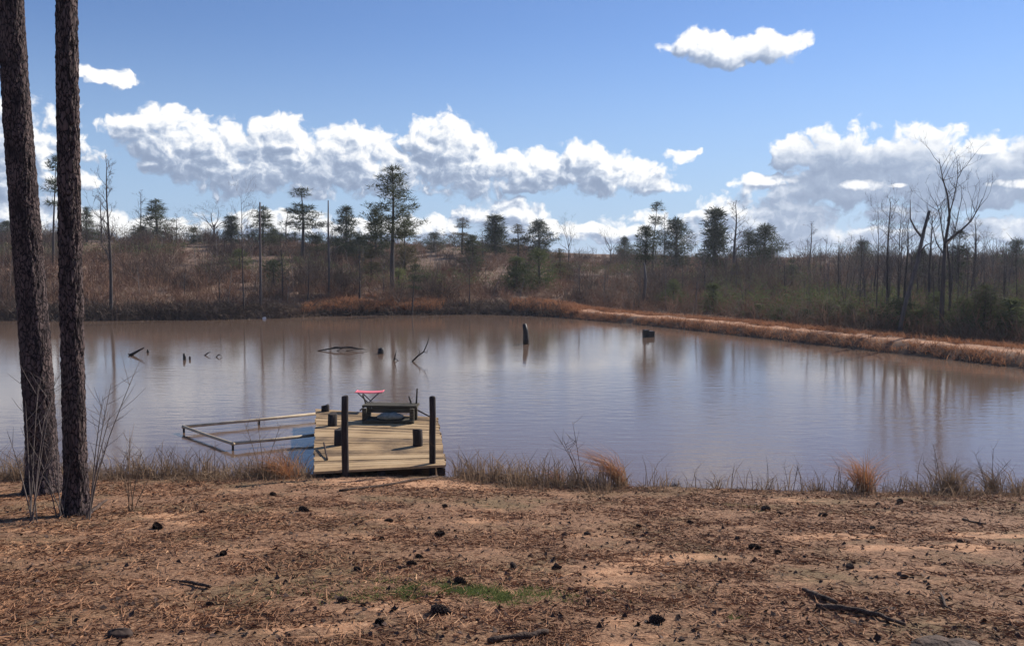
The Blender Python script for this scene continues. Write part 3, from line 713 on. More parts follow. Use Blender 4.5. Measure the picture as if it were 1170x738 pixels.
# ------------------------------------------------------------------ brush on the hill
def scatter_polar(n, rmin, rmax, umin=-.72, umax=.72):
    u = umin+(umax-umin)*rng.random(n)
    # even on screen-ish: uniform in 1/Y blended with uniform in Y
    a = rng.random(n)
    Yv = np.where(rng.random(n) < .5, 1/(1/rmax+(1/rmin-1/rmax)*a), rmin+(rmax-rmin)*a)
    return u*Yv, Yv
def build_brush(name, label, n, cond, hmin, hmax, mat, twigs, width, sub=2, lean=.0, elev=(35, 88), spreadr=.5):
    X, Yv = scatter_polar(n, 28, 165)
    d = far_sd(X, Yv); k = cond(X, Yv, d); X = X[k]; Yv = Yv[k]; d = d[k]
    Z = height(X, Yv)
    m_ = len(X); hh = (hmin+(hmax-hmin)*rng.random(m_)**1.6)*(.7+.6*fbm(X*.12, Yv*.12))*sm(-1, 3, d)*1.0
    ci = np.repeat(np.arange(m_), twigs)
    base = np.stack([X[ci], Yv[ci], Z[ci]-.05], 1)+rng.normal(size=(len(ci), 3))*np.array([spreadr*.5, spreadr*.5, 0])
    dr = rot_dirs(len(ci), *elev); ln = hh[ci]*(.5+.6*rng.random(len(ci)))
    wd = width*(.6+.8*rng.random(len(ci)))*(Yv[ci]/60)**.6
    parts = [blades(base, dr, ln, wd)]
    for s_ in range(sub):
        t = .3+.6*rng.random(len(ci)); b_ = base+dr*(ln*t)[:, None]
        d2 = dr+rng.normal(size=dr.shape)*.55; d2 /= np.linalg.norm(d2, axis=1, keepdims=True)
        parts.append(blades(b_, d2, ln*.45*(.5+rng.random(len(ci))), wd*.7))
    V, T = join(parts)
    return tag(link(name, mesh_np(name, V, T, mat)), label, 'brush', kind='stuff')
right = lambda X, Y: sm(3, 12, X) > rng.random(X.shape)
build_brush('hillside_brush', 'reddish brown leafless brush covering the hillside across the pond', 15000, lambda X, Y, d: (d > .8) & ~((X > 3) & (d < 4.6)) & (fbm(X*.11+2, Y*.07) > .36), .5, 1.6, M['brush'], 12, .05)
build_brush('tall_brush', 'taller darker bushes of bare twigs standing out of the hillside brush', 620, lambda X, Y, d: (d > 2) & ~((X > 3) & (d < 6)) & (fbm(X*.05+20, Y*.04) > .40), 1.4, 3.4, M['tallbrush'], 90, .035, 3, elev=(35, 88), spreadr=1.1)
build_brush('dry_hill_grass', 'straw coloured dry grass mixed through the hillside brush', 7000, lambda X, Y, d: (d > .6) & ~((X > 3) & (d < 5)), .25, .7, M['drygrass'], 14, .04, 0)
build_brush('thicket', 'dense grey and olive leafless thicket on the low ground behind the dike', 8500, lambda X, Y, d: (d > 5) & (X/Y > .02) & (right(X, Y)) & (d < 30+55*sm(.25, .5, X/Y)), .5, 1.8, M['thicket'], 12, .04, 3, elev=(50, 88))
build_brush('shore_scrub', 'dark scrub and twigs overhanging the far waterline on the left', 4600, lambda X, Y, d: (d > -.05) & (d < 2.6) & (X < 4) & (Y > 30), .4, 1.6, M['tallbrush'], 16, .04, 2, elev=(15, 85))
# green undergrowth
X, Yv = scatter_polar(16000, 30, 110); d = far_sd(X, Yv)
gmask = fbm(X*.09+3, Yv*.06+8, 4)
k = (d > 6) & ((gmask > .60) | ((X/Yv > .22) & (gmask > .46) & (d < 40)))
c_ = np.stack([X[k], Yv[k], height(X[k], Yv[k])+.3+1.1*rng.random(k.sum())], 1)
V, T = leaves(c_, .5, 16, .22, .05, .3)
tag(link('undergrowth', mesh_np('undergrowth', V, T, M['leaf_olive'])), 'patchy olive green undergrowth among the brush across the pond', 'undergrowth', kind='stuff')
u = rng.uniform(-.72, .72, 2600); Yv = rng.uniform(118, 165, len(u)); X = u*Yv
k = fbm(u*26, u*0+4, 4) > .50; X = X[k]; Yv = Yv[k]; hh = 2.6*rng.random(len(X))**1.7
V, T = leaves(np.stack([X, Yv, height(X, Yv)+.2+hh], 1), .7, 18, .36, .06, .3)
tag(link('distant_scrub', mesh_np('distant_scrub', V, T, M['needles_rust'])), 'low uneven scrub closing the skyline of the far hill', 'scrub', kind='stuff')
# saplings in the thicket (uncountable thin stems)
mbs = MB(); rs = random.Random(44)
X, Yv = scatter_polar(620, 34, 120); d = far_sd(X, Yv); Z = height(X, Yv)
for i in range(len(X)):
    if d[i] < 6.5 and X[i] > 3 or d[i] < 1.5: continue
    if X[i]/Yv[i] < .1 and rs.random() < .55: continue
    h_ = rs.uniform(1.8, 4.2)*(1.15 if X[i]/Yv[i] > .2 else .8)
    lx, ly = rs.gauss(0, .1), rs.gauss(0, .1)
    mbs.tube([(X[i], Yv[i], Z[i]-.1), (X[i]+lx*h_*.5, Yv[i]+ly*h_*.5, Z[i]+h_*.5), (X[i]+lx*h_*1.2, Yv[i]+ly*h_, Z[i]+h_)], [.035, .025, .008], 3, cap=False)
    for q in range(7):
        t = rs.uniform(.3, .95); a = rs.random()*6.28; p = Vector((X[i]+lx*h_*t, Yv[i]+ly*h_*t, Z[i]+h_*t)); L_ = rs.uniform(.4, .9)
        mbs.tube([p, p+Vector((math.cos(a)*.55, math.sin(a)*.55, .7))*L_], [.015, .005], 3, cap=False)
tag(link('sapling_stems', mbs.mesh('sapling_stems', M['twig_grey'])), 'countless thin grey leafless stems standing in the brush across the pond', 'saplings', kind='stuff')

# broomsedge on the dike and on the far bank
def tufts(name, label, X, Yv, hmin, hmax, n, mat, width, elev=(50, 88), bend=.8, tr=.12, cat='grass'):
    Z = height(X, Yv); m_ = len(X); ci = np.repeat(np.arange(m_), n)
    hh = hmin+(hmax-hmin)*rng.random(m_)
    base = np.stack([X[ci], Yv[ci], Z[ci]-.03], 1)+rng.normal(size=(len(ci), 3))*np.array([tr, tr, 0])
    V, T = blades(base, rot_dirs(len(ci), *elev), hh[ci]*(.5+.6*rng.random(len(ci))), width*(.6+.8*rng.random(len(ci))), bend, 2)
    return tag(link(name, mesh_np(name, V, T, mat)), label, cat, kind='stuff')
X = rng.uniform(1.5, 26, 26000); Yv = np.interp(X, FP[:, 0], FP[:, 1])+rng.uniform(-1, 16, len(X)); d = far_sd(X, Yv)
dens = fbm(X*.5, Yv*.5)
k = (((d > .05) & (d < .75) & ((dens > .36) | (X > 17)) & (rng.random(len(X)) < .7)) | ((d > 2.2) & (d < 4.8) & (dens > .40) & (rng.random(len(X)) < .8))) & (Yv > 20)
tufts('dike_broomsedge', 'orange dry broomsedge growing along both edges of the dike', X[k], Yv[k], .08, .46, 10, M['sedge'], .02, (30, 88))
X = rng.uniform(-44, 3.5, 3600); Yv = np.interp(X, FP[:, 0], FP[:, 1])+rng.uniform(-.2, 2.4, len(X)); k = (rng.random(len(X)) < np.where(X < -15, .8, .28))
tufts('waterline_twigs', 'dark bare twigs and dead stems hanging over the far waterline', X[k], Yv[k], .25, 1.05, 14, M['tallbrush'], .035, (5, 85), .8, .35, 'twigs')
X = rng.uniform(-14.5, 4.5, 5200); Yv = np.interp(X, FP[:, 0], FP[:, 1])+rng.uniform(.3, 7, len(X)); d = far_sd(X, Yv)
k = (d > .5) & (d < 5.5+1.5*np.sin(X)) & (fbm(X*.4+9, Yv*.4) > .40+.12*((X > -5) & (X < 1))) & (np.abs(X+10) < 4.4+(rng.random(len(X)))*.8) | (d > .5) & (d < 3.5) & (X > 0) & (rng.random(len(X)) < .75)
tufts('bank_broomsedge', 'orange dry broomsedge patch at the far waterline below the tallest pine', X[k], Yv[k], .2, .7, 12, M['sedge'], .03)

# ------------------------------------------------------------------ two big foreground pines
def big_pine(px_axis, ybase, dia_base, dia_top, label, Y=None, top=15.5, seed=1):
    pxb = px_axis[-1][0]
    b0 = hit(pxb, ybase); Y = b0[1]; o0 = Vector((b0[0], b0[1], hz(b0[0], b0[1])))
    o = empty('pine_tree', o0, label, 'tree', 'two big pines on the near bank')
    ctl = [Vector(at_y(a, b_, Y))-o0 for a, b_ in px_axis][::-1]  # bottom to top
    zs = np.array([c.z for c in ctl]); xs_ = np.array([c.x for c in ctl])
    zs[0] = -.15
    slope = (xs_[-1]-xs_[-2])/(zs[-1]-zs[-2])
    zz = np.concatenate([np.arange(-.25, 8.0, .028), np.arange(8.0, top, .12)])
    n = 96; V = []
    ztop = zs[-1]
    sx_ = np.polyfit(zs, xs_, 3)
    for z in zz:
        zc = min(z, ztop); ax = float(np.polyval(sx_, max(zc, 0)))+(slope*.6*(z-zc))
        rad = .5*(dia_base+(dia_top-dia_base)*min(max(z, 0)/ztop, 1.0)) if z < ztop else .5*dia_top*(1-(z-ztop)/(top-ztop)*.8)
        flare = 1+.45*math.exp(-max(z, 0)/.22)
        for k in range(n):
            t = 2*math.pi*k/n; c, s = math.cos(t), math.sin(t)
            R0 = rad*flare*(1+.07*mn.noise(Vector((c*1.2+seed*7, s*1.2, z*.6))))
            if flare > 1.02: R0 *= 1+.12*(flare-1)*math.sin(5*t+seed)
            wv1 = mn.noise(Vector((c*3, s*3, z*5)))
            p = Vector((c*rad*17+seed*13+.8*wv1, s*rad*17+.5*wv1, z*4.2+.9*mn.noise(Vector((c*6, s*6, z*9)))))
            dd, _ = mn.voronoi(p)
            e = min((dd[1]-dd[0])*2.4, 1)
            R0 += .013*e+.010*mn.noise(Vector((c*rad*40, s*rad*40, z*22)))+.006*mn.noise(Vector((c*rad*90, s*rad*90, z*60)))-.012
            V.append((ax+c*R0, s*R0, z))
    nr = len(zz); idx = np.arange(nr*n).reshape(nr, n)
    nxt = np.roll(idx, -1, axis=1)
    Qd = np.stack([idx[:-1].ravel(), nxt[:-1].ravel(), nxt[1:].ravel(), idx[1:].ravel()], 1)
    link('trunk', mesh_np('trunk', V, Qd, M['bark'], True), o)
    # crown above the frame
    rs = random.Random(seed); mb = MB(); cs = []
    for k in range(22):
        z = top-5+5*(k/22); a = rs.random()*6.28; ax = float(np.polyval(sx_, ztop))+slope*.6*(z-ztop)
        L_ = 2.6*(1-(z-top+5)/5*.7)*(.6+.5*rs.random()); q = Vector((ax, 0, z)); e = q+Vector((math.cos(a), math.sin(a), .3))*L_
        mb.tube([q, q.lerp(e, .5), e], [.05, .035, .012], 5)
        for j in range(5):
            p = q.lerp(e, .4+.6*j/4); cs.append((p.x+rs.gauss(0, .25), p.y+rs.gauss(0, .25), p.z+rs.gauss(0, .15)))
    link('branches', mb.mesh('branches', M['trunk_grey']), o)
    V, T = leaves(cs, .42, 60, .22, .012, .2); link('crown', mesh_np('crown', V, T, M['needles_open']), o)
    return o
PA = big_pine([(12, 0), (21, 150), (33, 300), (44, 450), (50, 560)], 563, .42, .33, 'thicker leaning pine trunk at the left edge, its bark rough and dark', seed=1)
PB = big_pine([(76, 0), (77.5, 150), (80.5, 300), (84, 450), (87, 586)], 588, .26, .235, 'slimmer straight pine trunk right of the thicker one', seed=2)

# ------------------------------------------------------------------ dock
DZ = .36
NL, NR, FR, FL = [Vector(on_z(a, b_, DZ)) for a, b_ in ((358, 539), (510, 531), (500, 477), (361, 467))]
do = Vector(((NL.x+NR.x)/2, (NL.y+NR.y)/2, 0))
dock = empty('dock', do, 'weathered plank dock reaching from the near bank into the pond, with dark posts', 'dock')
mb = MB(); npl = 40
for i in range(npl):
    t0 = i/npl; t1 = (i+1)/npl-.0016
    j = [random.uniform(-.018, .018) for _ in range(2)]
    a, b_ = NL.lerp(FL, t0), NR.lerp(FR, t0); c2, d2 = NR.lerp(FR, t1), NL.lerp(FL, t1)
    a = a-Vector((j[0], 0, 0)); d2 = d2-Vector((j[0], 0, 0)); b_ = b_+Vector((j[1], 0, 0)); c2 = c2+Vector((j[1], 0, 0))
    dz = random.uniform(-.006, .006)
    mb.prism([(p.x-do.x, p.y-do.y) for p in (a, b_, c2, d2)], DZ-.038+dz, DZ+dz)
link('deck', mb.mesh('deck', M['deck']), dock)
mb = MB()
for s in (.04, .5, .96):
    a = NL.lerp(NR, s)-do; b_ = FL.lerp(FR, s)-do
    mb.tube([(a.x, a.y+.06, DZ-.135), (b_.x, b_.y-.05, DZ-.135)], .09, 4)
link('joist', mb.mesh('joist', M['darkwood']), dock)
def post(px, ytop, ybase, r, name='post', z=DZ, zb=-1.0, mat='darkwood', n=12):
    b_ = Vector(on_z(px, ybase, z)); t = Vector(at_y(px, ytop, b_.y))
    mb = MB(); h = t.z; bx, by = b_.x-do.x, b_.y-do.y; tx = t.x-do.x
    rs = random.Random(int(px))
    L_ = 8; pts = []; rd = []
    for i in range(L_+1):
        f = i/L_; pts.append((bx+(tx-bx)*f+rs.gauss(0, .004), by+rs.gauss(0, .004), zb+(h-zb)*f)); rd.append(r*(1.03-.06*f)*(1+rs.gauss(0, .015)))
    pts.append((tx, by, h+.012)); rd.append(r*.8)
    mb.tube(pts, rd, n); return link(name, mb.mesh(name, M[mat], True), dock)
post(394, 453, 541, .056, z=.3); post(494, 454, 533, .055, z=.3)
for px, yt, yb in ((380, 473, 486), (387.5, 491, 508), (477, 491, 509), (371.5, 463.5, 470)):
    post(px, yt, yb, .095, 'piling', z=DZ)
# small leaning batten on the left deck edge
mb = MB(); a = Vector(on_z(370, 512, DZ))-do; b_ = Vector(on_z(374, 526, DZ))-do
mb.tube([(a.x, a.y, DZ+.10), (b_.x, b_.y, DZ+.02)], .018, 5)
tag(link('broken_batten', mb.mesh('broken_batten', M['stick']), None, do), 'short broken batten lying near the left edge of the dock below the posts', 'stick')

# floating rail frame
pz = .12; rp = [Vector(on_z(a, b_, pz)) for a, b_ in ((362, 472.5), (210, 487.5), (266, 507), (362, 497))]
fr = empty('rail_frame', rp[1], 'tan open rail frame reaching left over the water from the dock', 'rail')
for a, b_ in ((0, 1), (1, 2), (2, 3)):
    mb = MB(); p, q = rp[a]-rp[1], rp[b_]-rp[1]; dd = (q-p).normalized()*.04
    z_ = Vector((0, 0, .004*a)); mb.tube([p-dd+z_, p.lerp(q, .5)+z_+Vector((0, 0, -.01)), q+dd+z_], .032, 8); link('rail', mb.mesh('rail', M['rail'], True), fr)
for px, py in ((210, 487.5), (266, 507), (296, 479)):
    w = Vector(on_z(px, py, pz))-rp[1]; mb = MB(); mb.tube([w+Vector((0, 0, -1.1)), w+Vector((0, 0, -.03))], .025, 6); link('stake', mb.mesh('stake', M['wetwood']), fr)

# bench
Bo = Vector(on_z(443, 484, DZ)); Wb = 64/F*17.6*1.0; Db = .55; Hb = .33
be = empty('wooden_bench', Bo, 'low dark weathered wooden bench on the far half of the dock', 'bench', rz=R(-3))
mb = MB()
for k in range(3): mb.box((0, .24+k*.14, Hb+random.uniform(-.004, .004)), (Wb, .12, .04), rz=random.uniform(-.015, .015))
link('seat', mb.mesh('seat', M['bench']), be)
for sx in (-1, 1):
    for sy in (.06, .48):
        mb = MB(); mb.box((sx*(Wb/2-.08), sy, (Hb-.022)/2), (.09, .07, Hb-.022)); link('leg', mb.mesh('leg', M['bench']), be)
mb = MB(); mb.box((0, .20, Hb-.085), (Wb-.28, .035, .09)); mb.box((0, .52, Hb-.09), (Wb-.28, .035, .10)); link('apron', mb.mesh('apron', M['bench']), be)
mb = MB(); mb.box((0, .18, .055), (Wb-.20, .13, .035)); mb.box((.02, .03, .05), (Wb-.12, .13, .04), rz=.02); mb.box((0, .34, .06), (Wb-.22, .14, .035), rz=-.01); link('shelf', mb.mesh('shelf', M['bench']), be)
for sx, h, ln in ((Wb/2-.06, .34, .02), (Wb/2-.16, .17, -.06), (-Wb/2+.02, .20, -.08)):
    mb = MB(); mb.tube([(sx, .50, Hb-.02), (sx+ln, .51, Hb+h)], [.022, .016], 6); link('upright', mb.mesh('upright', M['bench']), be)
# slumped net bag under it
mb = MB(); V = []; 
n1, n2 = 16, 10
for i in range(n1):
    for j in range(n2):
        a = 2*math.pi*i/n1; e = math.pi*j/(n2-1)-math.pi/2
        q = 1+.25*mn.noise(Vector((math.cos(a)*2, math.sin(a)*2, e*2)))
        V.append((math.cos(a)*math.cos(e)*.27*q, math.sin(a)*math.cos(e)*.13*q, max(-.07, math.sin(e)*.085*q)))
Fq = [(i*n2+j, ((i+1) % n1)*n2+j, ((i+1) % n1)*n2+j+1, i*n2+j+1) for i in range(n1) for j in range(n2-1)]
bag = link('net_bag', mesh_np('net_bag', np.array(V), np.array(Fq), M['netbag'], True), None, (Bo.x+.04, Bo.y+.10, DZ+.13))
tag(bag, 'slumped grey net bag lying on the shelf under the dark bench', 'bag')
# fishing rod / pole behind the bench to the right
mb = MB(); a = Vector(on_z(472, 474, DZ)); b_ = Vector(on_z(499, 478, DZ))
mb.tube([(0, 0, .16), tuple(b_-a+Vector((0, -.3, .03)))], [.02, .012], 6)
tag(link('long_pole', mb.mesh('long_pole', M['stick']), None, a), 'thin pole leaning from the bench down to the right edge of the dock', 'pole')

# folding stool
So = Vector(on_z(422.5, 468.2, DZ)); Ws = .60; Hs = at_y(422, 447, So.y)[2]-DZ
sto = empty('folding_stool', So, 'small folding stool with a pink seat and crossed dark legs behind the bench', 'stool')
V = []; nn = 10
for i in range(nn):
    for j in range(6):
        x = -Ws/2+Ws*i/(nn-1); y = -.16+.32*j/5
        V.append((x, y, Hs-.014*math.sin(math.pi*i/(nn-1))*1.0))
top_ = np.array(V); bot = top_-np.array([0, 0, .012]); Va = np.concatenate([top_, bot]); Fq = []
def gi(i, j, s=0): return s*nn*6+i*6+j
for i in range(nn-1):
    for j in range(5):
        Fq.append((gi(i, j), gi(i+1, j), gi(i+1, j+1), gi(i, j+1))); Fq.append((gi(i, j, 1), gi(i, j+1, 1), gi(i+1, j+1, 1), gi(i+1, j, 1)))
for i in range(nn-1):
    Fq.append((gi(i, 0, 1), gi(i+1, 0, 1), gi(i+1, 0), gi(i, 0))); Fq.append((gi(i, 5), gi(i+1, 5), gi(i+1, 5, 1), gi(i, 5, 1)))
link('seat', mesh_np('seat', Va, np.array(Fq), M['pink'], True), sto)
for sy in (-.15, .15):
    for sx in (-1, 1):
        mb = MB(); off = .012*sx
        mb.tube([(sx*(Ws/2-.06), sy+off, Hs-.012), (-sx*(Ws/2-.10), sy+off, .0)], .013, 6); link('leg', mb.mesh('leg', M['metal'], True), sto)
for sx in (-1, 1):
    mb = MB(); mb.tube([(sx*(Ws/2), -.17, Hs-.004), (sx*(Ws/2), .17, Hs-.004)], .014, 6); link('seat_rail', mb.mesh('seat_rail', M['pink'], True), sto)
    mb = MB(); mb.tube([(sx*(Ws/2-.10), -.15, .015), (sx*(Ws/2-.10), .15, .015)], .011, 6); link('foot_rail', mb.mesh('foot_rail', M['metal'], True), sto)

# ------------------------------------------------------------------ things standing in the water
def water_stick(name, pieces, label, cat, n=7):
    b0 = Vector(on_z(*pieces[0][0][0][:2]))
    mb = MB()
    for pts, rad in pieces:
        out = []
        for p in pts:
            if len(p) == 2: q = Vector(at_y(p[0], p[1], b0.y))
            else: q = Vector(at_y(p[0], p[1], b0.y+p[2]))
            out.append(q-b0)
        mb.tube(out, rad, n)
    return tag(link(name, mb.mesh(name, M['wetwood'], True), None, b0), label, cat)
def deep(pts): 
    x, y = pts[0][:2]; return [(x+.3, y+9)]+pts
water_stick('pond_post', [([(601, 393), (602, 399)][:1]+[(601, 388), (600.5, 378), (599, 370)], [.15, .14, .12, .09])], 'dark jagged post standing in the middle of the pond', 'post')
# square stump block
b0 = Vector(on_z(741, 385)); mb = MB(); mb.box((0, 0, .05), (.50, .35, .50), rz=.3); mb.box((-.13, .02, .32), (.22, .30, .09), rz=.3)
tag(link('stump', mb.mesh('stump', M['wetwood']), None, b0), 'square dark stump in the water off the dike', 'stump')
b0 = Vector(on_z(435, 404)); mb = MB(); mb.tube([(0, 0, -.5), (0, 0, .05), (.01, 0, .19), (0, 0, .24)], [.14, .13, .12, .07], 9)
tag(link('stump', mb.mesh('stump', M['wetwood'], True), None, b0), 'small round black stump in the water below the tallest pine', 'stump')
b0 = Vector(on_z(211, 411)); mb = MB(); mb.tube([(0, 0, -.5), (0, 0, .1), (-.02, 0, .24)], [.07, .06, .04], 7)
tag(link('stump', mb.mesh('stump', M['wetwood'], True), None, b0), 'narrow black stub in the water, left of the pair of tiny stubs', 'stump')
b0 = Vector(on_z(217, 411)); mb = MB(); mb.tube([(0, 0, -.5), (0, 0, .1), (.01, 0, .14)], [.04, .04, .02], 6)
tag(link('stump', mb.mesh('stump', M['wetwood'], True), None, b0), 'tiny stub right beside the narrow black stub on the left', 'stump')
water_stick('driftwood', [([(149, 406), (156, 402), (165, 397)], [.07, .05, .02]), ([(149, 406), (147, 404)], [.05, .03])], 'dark slanting stick poking from the water right of the big pine trunks', 'driftwood')
water_stick('driftwood', [([(169, 403), (169, 399)], [.05, .03])], 'tiny stub right of the dark slanting stick', 'driftwood')
water_stick('driftwood', [([(234, 406), (238, 403), (241, 402)], [.03, .02, .01])], 'faint short twig in the water right of the two small black stubs', 'driftwood')
water_stick('driftwood', [([(247, 408), (250, 405), (254, 407)], [.025, .02, .01])], 'faint bent twig in the water, the next one right of the faint short twig', 'driftwood')
water_stick('driftwood', [([(363, 401), (380, 398), (400, 396.5), (420, 400)], [.02, .035, .03, .01]), ([(385, 401), (393, 397), (410, 398.5)], [.015, .02, .01]), ([(372, 400), (384, 396), (398, 399)], [.012, .018, .01]), ([(395, 401), (407, 399), (416, 398)], [.012, .018, .01]), ([(404, 404), (408, 406)], [.04, .03])],
            'long low twiggy branch floating left of the round black stump', 'driftwood')
water_stick('driftwood', [([(450, 412), (452, 405), (453, 400)], [.03, .02, .01]), ([(451, 409), (455, 412), (459, 413)], [.02, .015, .01])], 'small upright twig in the water right of the round black stump', 'driftwood')
water_stick('driftwood', [([(471, 413), (477, 407), (484, 402), (488, 393), (491, 383)], [.035, .03, .025, .018, .008]), ([(478, 407), (480, 401), (477, 398)], [.018, .013, .006]), ([(484, 402), (488, 403), (489, 399)], [.016, .012, .006])],
            'forked branch reaching up out of the water left of the jagged post', 'driftwood')
water_stick('driftwood', [([(385, 414), (389, 418), (391, 420)], [.02, .03, .02]), ([(391, 420), (387, 422)], [.02, .01])], 'small hooked twig in the water above the dock', 'driftwood')
b0 = Vector(on_z(302, 364.5)); mb = MB(); mb.box((0, 0, .05), (.22, .14, .10), rz=.4); mb.box((.02, 0, .115), (.12, .10, .03), rz=.4)
tag(link('litter', mb.mesh('litter', M['white']), None, b0), 'small white piece of litter at the waterline by the grey dead pole', 'litter')
# fallen logs at the far waterline
for px, py, L_, lab in ((225, 364, 3.5, 'dark fallen log at the far waterline left of the grey dead pole'), (350, 361, 3.0, 'dark fallen log at the far waterline right of the grey dead pole'), (560, 358.5, 3.4, 'dark fallen log at the far waterline behind the jagged post'), (100, 365, 3.0, 'dark fallen log at the far waterline behind the big pine trunks')):
    x, y, z = on_z(px, py); mb = MB(); mb.tube([(-L_/2, 0, .1), (-.2*L_, .1, .22), (.2*L_, .05, .2), (L_/2, -.2, .05)], [.10, .15, .14, .07], 8)
    mb.tube([(0, .05, .2), (.5, .2, .8), (.9, .3, 1.1)], [.05, .035, .01], 5); mb.tube([(-.8, .05, .2), (-1.3, .0, .7)], [.04, .01], 5)
    tag(link('fallen_log', mb.mesh('fallen_log', M['log'], True), None, (x, y+.4, .02)), lab, 'log', 'fallen logs along the far waterline')

# ------------------------------------------------------------------ near shore grasses
def near_lip(x): return float(np.interp(x, LX, LY))
X = rng.uniform(-9.2, 9.2, 3800); lp = np.interp(X, LX, LY)
Yv = lp+rng.normal(size=len(X))*.38-.14
pxs = X/Yv*F+CX
wd = .12+.88*((pxs < 350) | ((pxs > 515) & (pxs < 700)))+.30*(pxs > 960)
k = (rng.random(len(X)) < wd*(.25+1.4*np.clip(fbm(X*1.6, X*0+2)-.32, 0, 1))) & ~((pxs > 352) & (pxs < 515))
tufts('shore_grass', 'thin dry brown grass fringing the near waterline', X[k], Yv[k], .10, .46, 7, M['drygrass'], .009, (25, 88), 1.1, .09)
X = rng.uniform(-9.2, 9.2, 2600); Yv = np.interp(X, LX, LY)+rng.normal(size=len(X))*.25-.05; pxs = X/Yv*F+CX
k = ~((pxs > 345) & (pxs < 520)) & (rng.random(len(X)) < np.where((pxs > 515) & (pxs < 720), .95, np.where((pxs < 350), .9, .16))*(fbm(X*1.2+4, X*0+7)+.3))
tufts('tall_weed_stems', 'sparse tall grey weed stems along the near waterline', X[k], Yv[k], .3, .8, 3, M['drygrass'], .012, (60, 88), .6, .05, 'weeds')
# bank litter at lip
X = rng.uniform(-9, 9, 5000); Yv = np.interp(X, LX, LY)-np.abs(rng.normal(size=len(X)))*.45
tufts('bank_stubble', 'short dead stubble along the top of the near bank', X, Yv, .03, .10, 5, M['drygrass'], .008, (15, 80), .8, .05)

def clump(px, py, h, n, mat, label, name='grass_clump', lean=(0, 0), w=.10, wid=.007, elev=(62, 89), cat='grass clump', group='dry grass clumps on the near bank'):
    x, y, z = hit(px, py); h = h*1.5; n = int(n*.8); elev = (elev[0]-12, elev[1])
    base = rng.normal(size=(n, 3))*np.array([w, w*.7, 0])*.6; base[:, 2] = -.02
    d = rot_dirs(n, *elev); d[:, 0] += lean[0]; d[:, 1] += lean[1]; d /= np.linalg.norm(d, axis=1, keepdims=True)
    V, T = blades(base, d, h*(.45+.6*rng.random(n)), wid, .9, 2)
    # bent lean: shift tips further
    V = V.copy(); V[:, 0] += lean[0]*.6*(np.clip(V[:, 2], 0, None)**2)/h; 
    # feathery tips
    return tag(link(name, mesh_np(name, V, T, mat), None, (x, y, z)), label, cat, group)
clump(990, 560, .60, 460, M['orangegrass'], 'upright bright orange grass clump standing alone on the right shore', w=.07, lean=(-.14, 0))
clump(716, 556, .74, 320, M['orangegrass'], 'orange grass clump bending over to the left, in the middle of the near shore', w=.05, lean=(-.55, 0), elev=(66, 88))
clump(640, 552, .35, 120, M['orangegrass'], 'faint orange grass clump just left of the bending one', w=.08, lean=(-.3, 0))
clump(328, 546, .50, 260, M['orangegrass'], 'orange grass clump leaning left between the rail frame and the dock', w=.14, lean=(-.3, 0), elev=(50, 86))
clump(300, 546, .36, 160, M['drygrass'], 'brown grass clump under the rail frame corner', w=.12, lean=(-.1, 0))
clump(1086, 562, .46, 420, M['drygrass'], 'wide reddish brown grass clump right of the bright orange one', w=.16)
clump(1138, 562, .5, 240, M['drygrass'], 'tall brown grass clump near the right edge of the shore', w=.10, lean=(-.2, 0))
clump(934, 560, .20, 160, M['drygrass'], 'low dark brown grass clump left of the bright orange one', w=.10)
clump(768, 555, .16, 220, M['chips'], 'small dark round weed clump right of the bending orange clump', w=.08, elev=(10, 85))
clump(25, 548, .45, 220, M['drygrass'], 'brown grass clump at the left edge behind the thicker trunk', w=.2)
clump(880, 558, .30, 60, M['drygrass'], 'thin wispy grass clump between the dark round weed and the low brown clump', w=.18)
clump(1165, 560, .30, 120, M['drygrass'], 'brown grass clump cut by the right edge of the view', w=.10)
clump(1050, 561, .34, 60, M['drygrass'], 'wispy leaning grass clump between the orange and the wide brown clumps', w=.14, lean=(-.3, 0))
clump(820, 557, .30, 50, M['drygrass'], 'wispy upright grass clump right of the dark round weed', w=.16)

def weed(px, py, stems, label, name='weed_stalk', mat='drygrass', r=.006, cat='weed', tw=6, seed=1):
    x, y, z = hit(px, py); o0 = Vector((x, y, z)); mb = MB(); rs = random.Random(seed)
    for tx, ty in stems:
        e = Vector(at_y(tx, ty, y))-o0; e.y += rs.uniform(-.2, .2)
        s0 = Vector((rs.gauss(0, .03), rs.gauss(0, .03), -.03)); m1 = s0.lerp(e, .5)+Vector((0, 0, e.length*.07)); m0 = s0.lerp(m1, .5)+Vector((0, 0, .02))
        mb.tube([s0, m0, m1, m1.lerp(e, .6)+Vector((0, 0, .01)), e], [r*1.3, r*1.15, r, r*.7, r*.35], 4)
        for k in range(tw):
            t = .35+.6*rs.random(); p = m1.lerp(e, (t-.35)/.65*1.0) if t > .35 else m1
            dr = Vector((rs.gauss(0, .6), rs.gauss(0, .6), .6)).normalized(); ll = e.length*rs.uniform(.12, .3)
            mb.tube([p, p+dr*ll*.6, p+dr*ll+Vector((0, 0, .02))], [r*.5, r*.4, r*.2], 3)
    return tag(link(name, mb.mesh(name, M[mat]), None, o0), label, cat)
weed(665, 553, [(655, 484), (642, 500), (632, 490)], 'two tall thin weed stalks leaning left beside the bending orange clump', seed=2)
weed(150, 585, [(153, 498), (149, 510), (158, 520), (140, 545), (166, 548)], 'thin upright weed with side twigs right of the slimmer pine trunk', seed=3, tw=9, r=.005)
weed(300, 545, [(296, 478), (278, 484), (318, 486)], 'thin dark weed stalks rising through the rail frame', seed=4, r=.005)
weed(100, 592, [(150, 430), (120, 440), (135, 470), (128, 500), (108, 455)], 'arching pale bare shrub twigs growing right of the slimmer trunk', 'bare_shrub', 'twig_grey', .006, 'shrub', 7, 5)
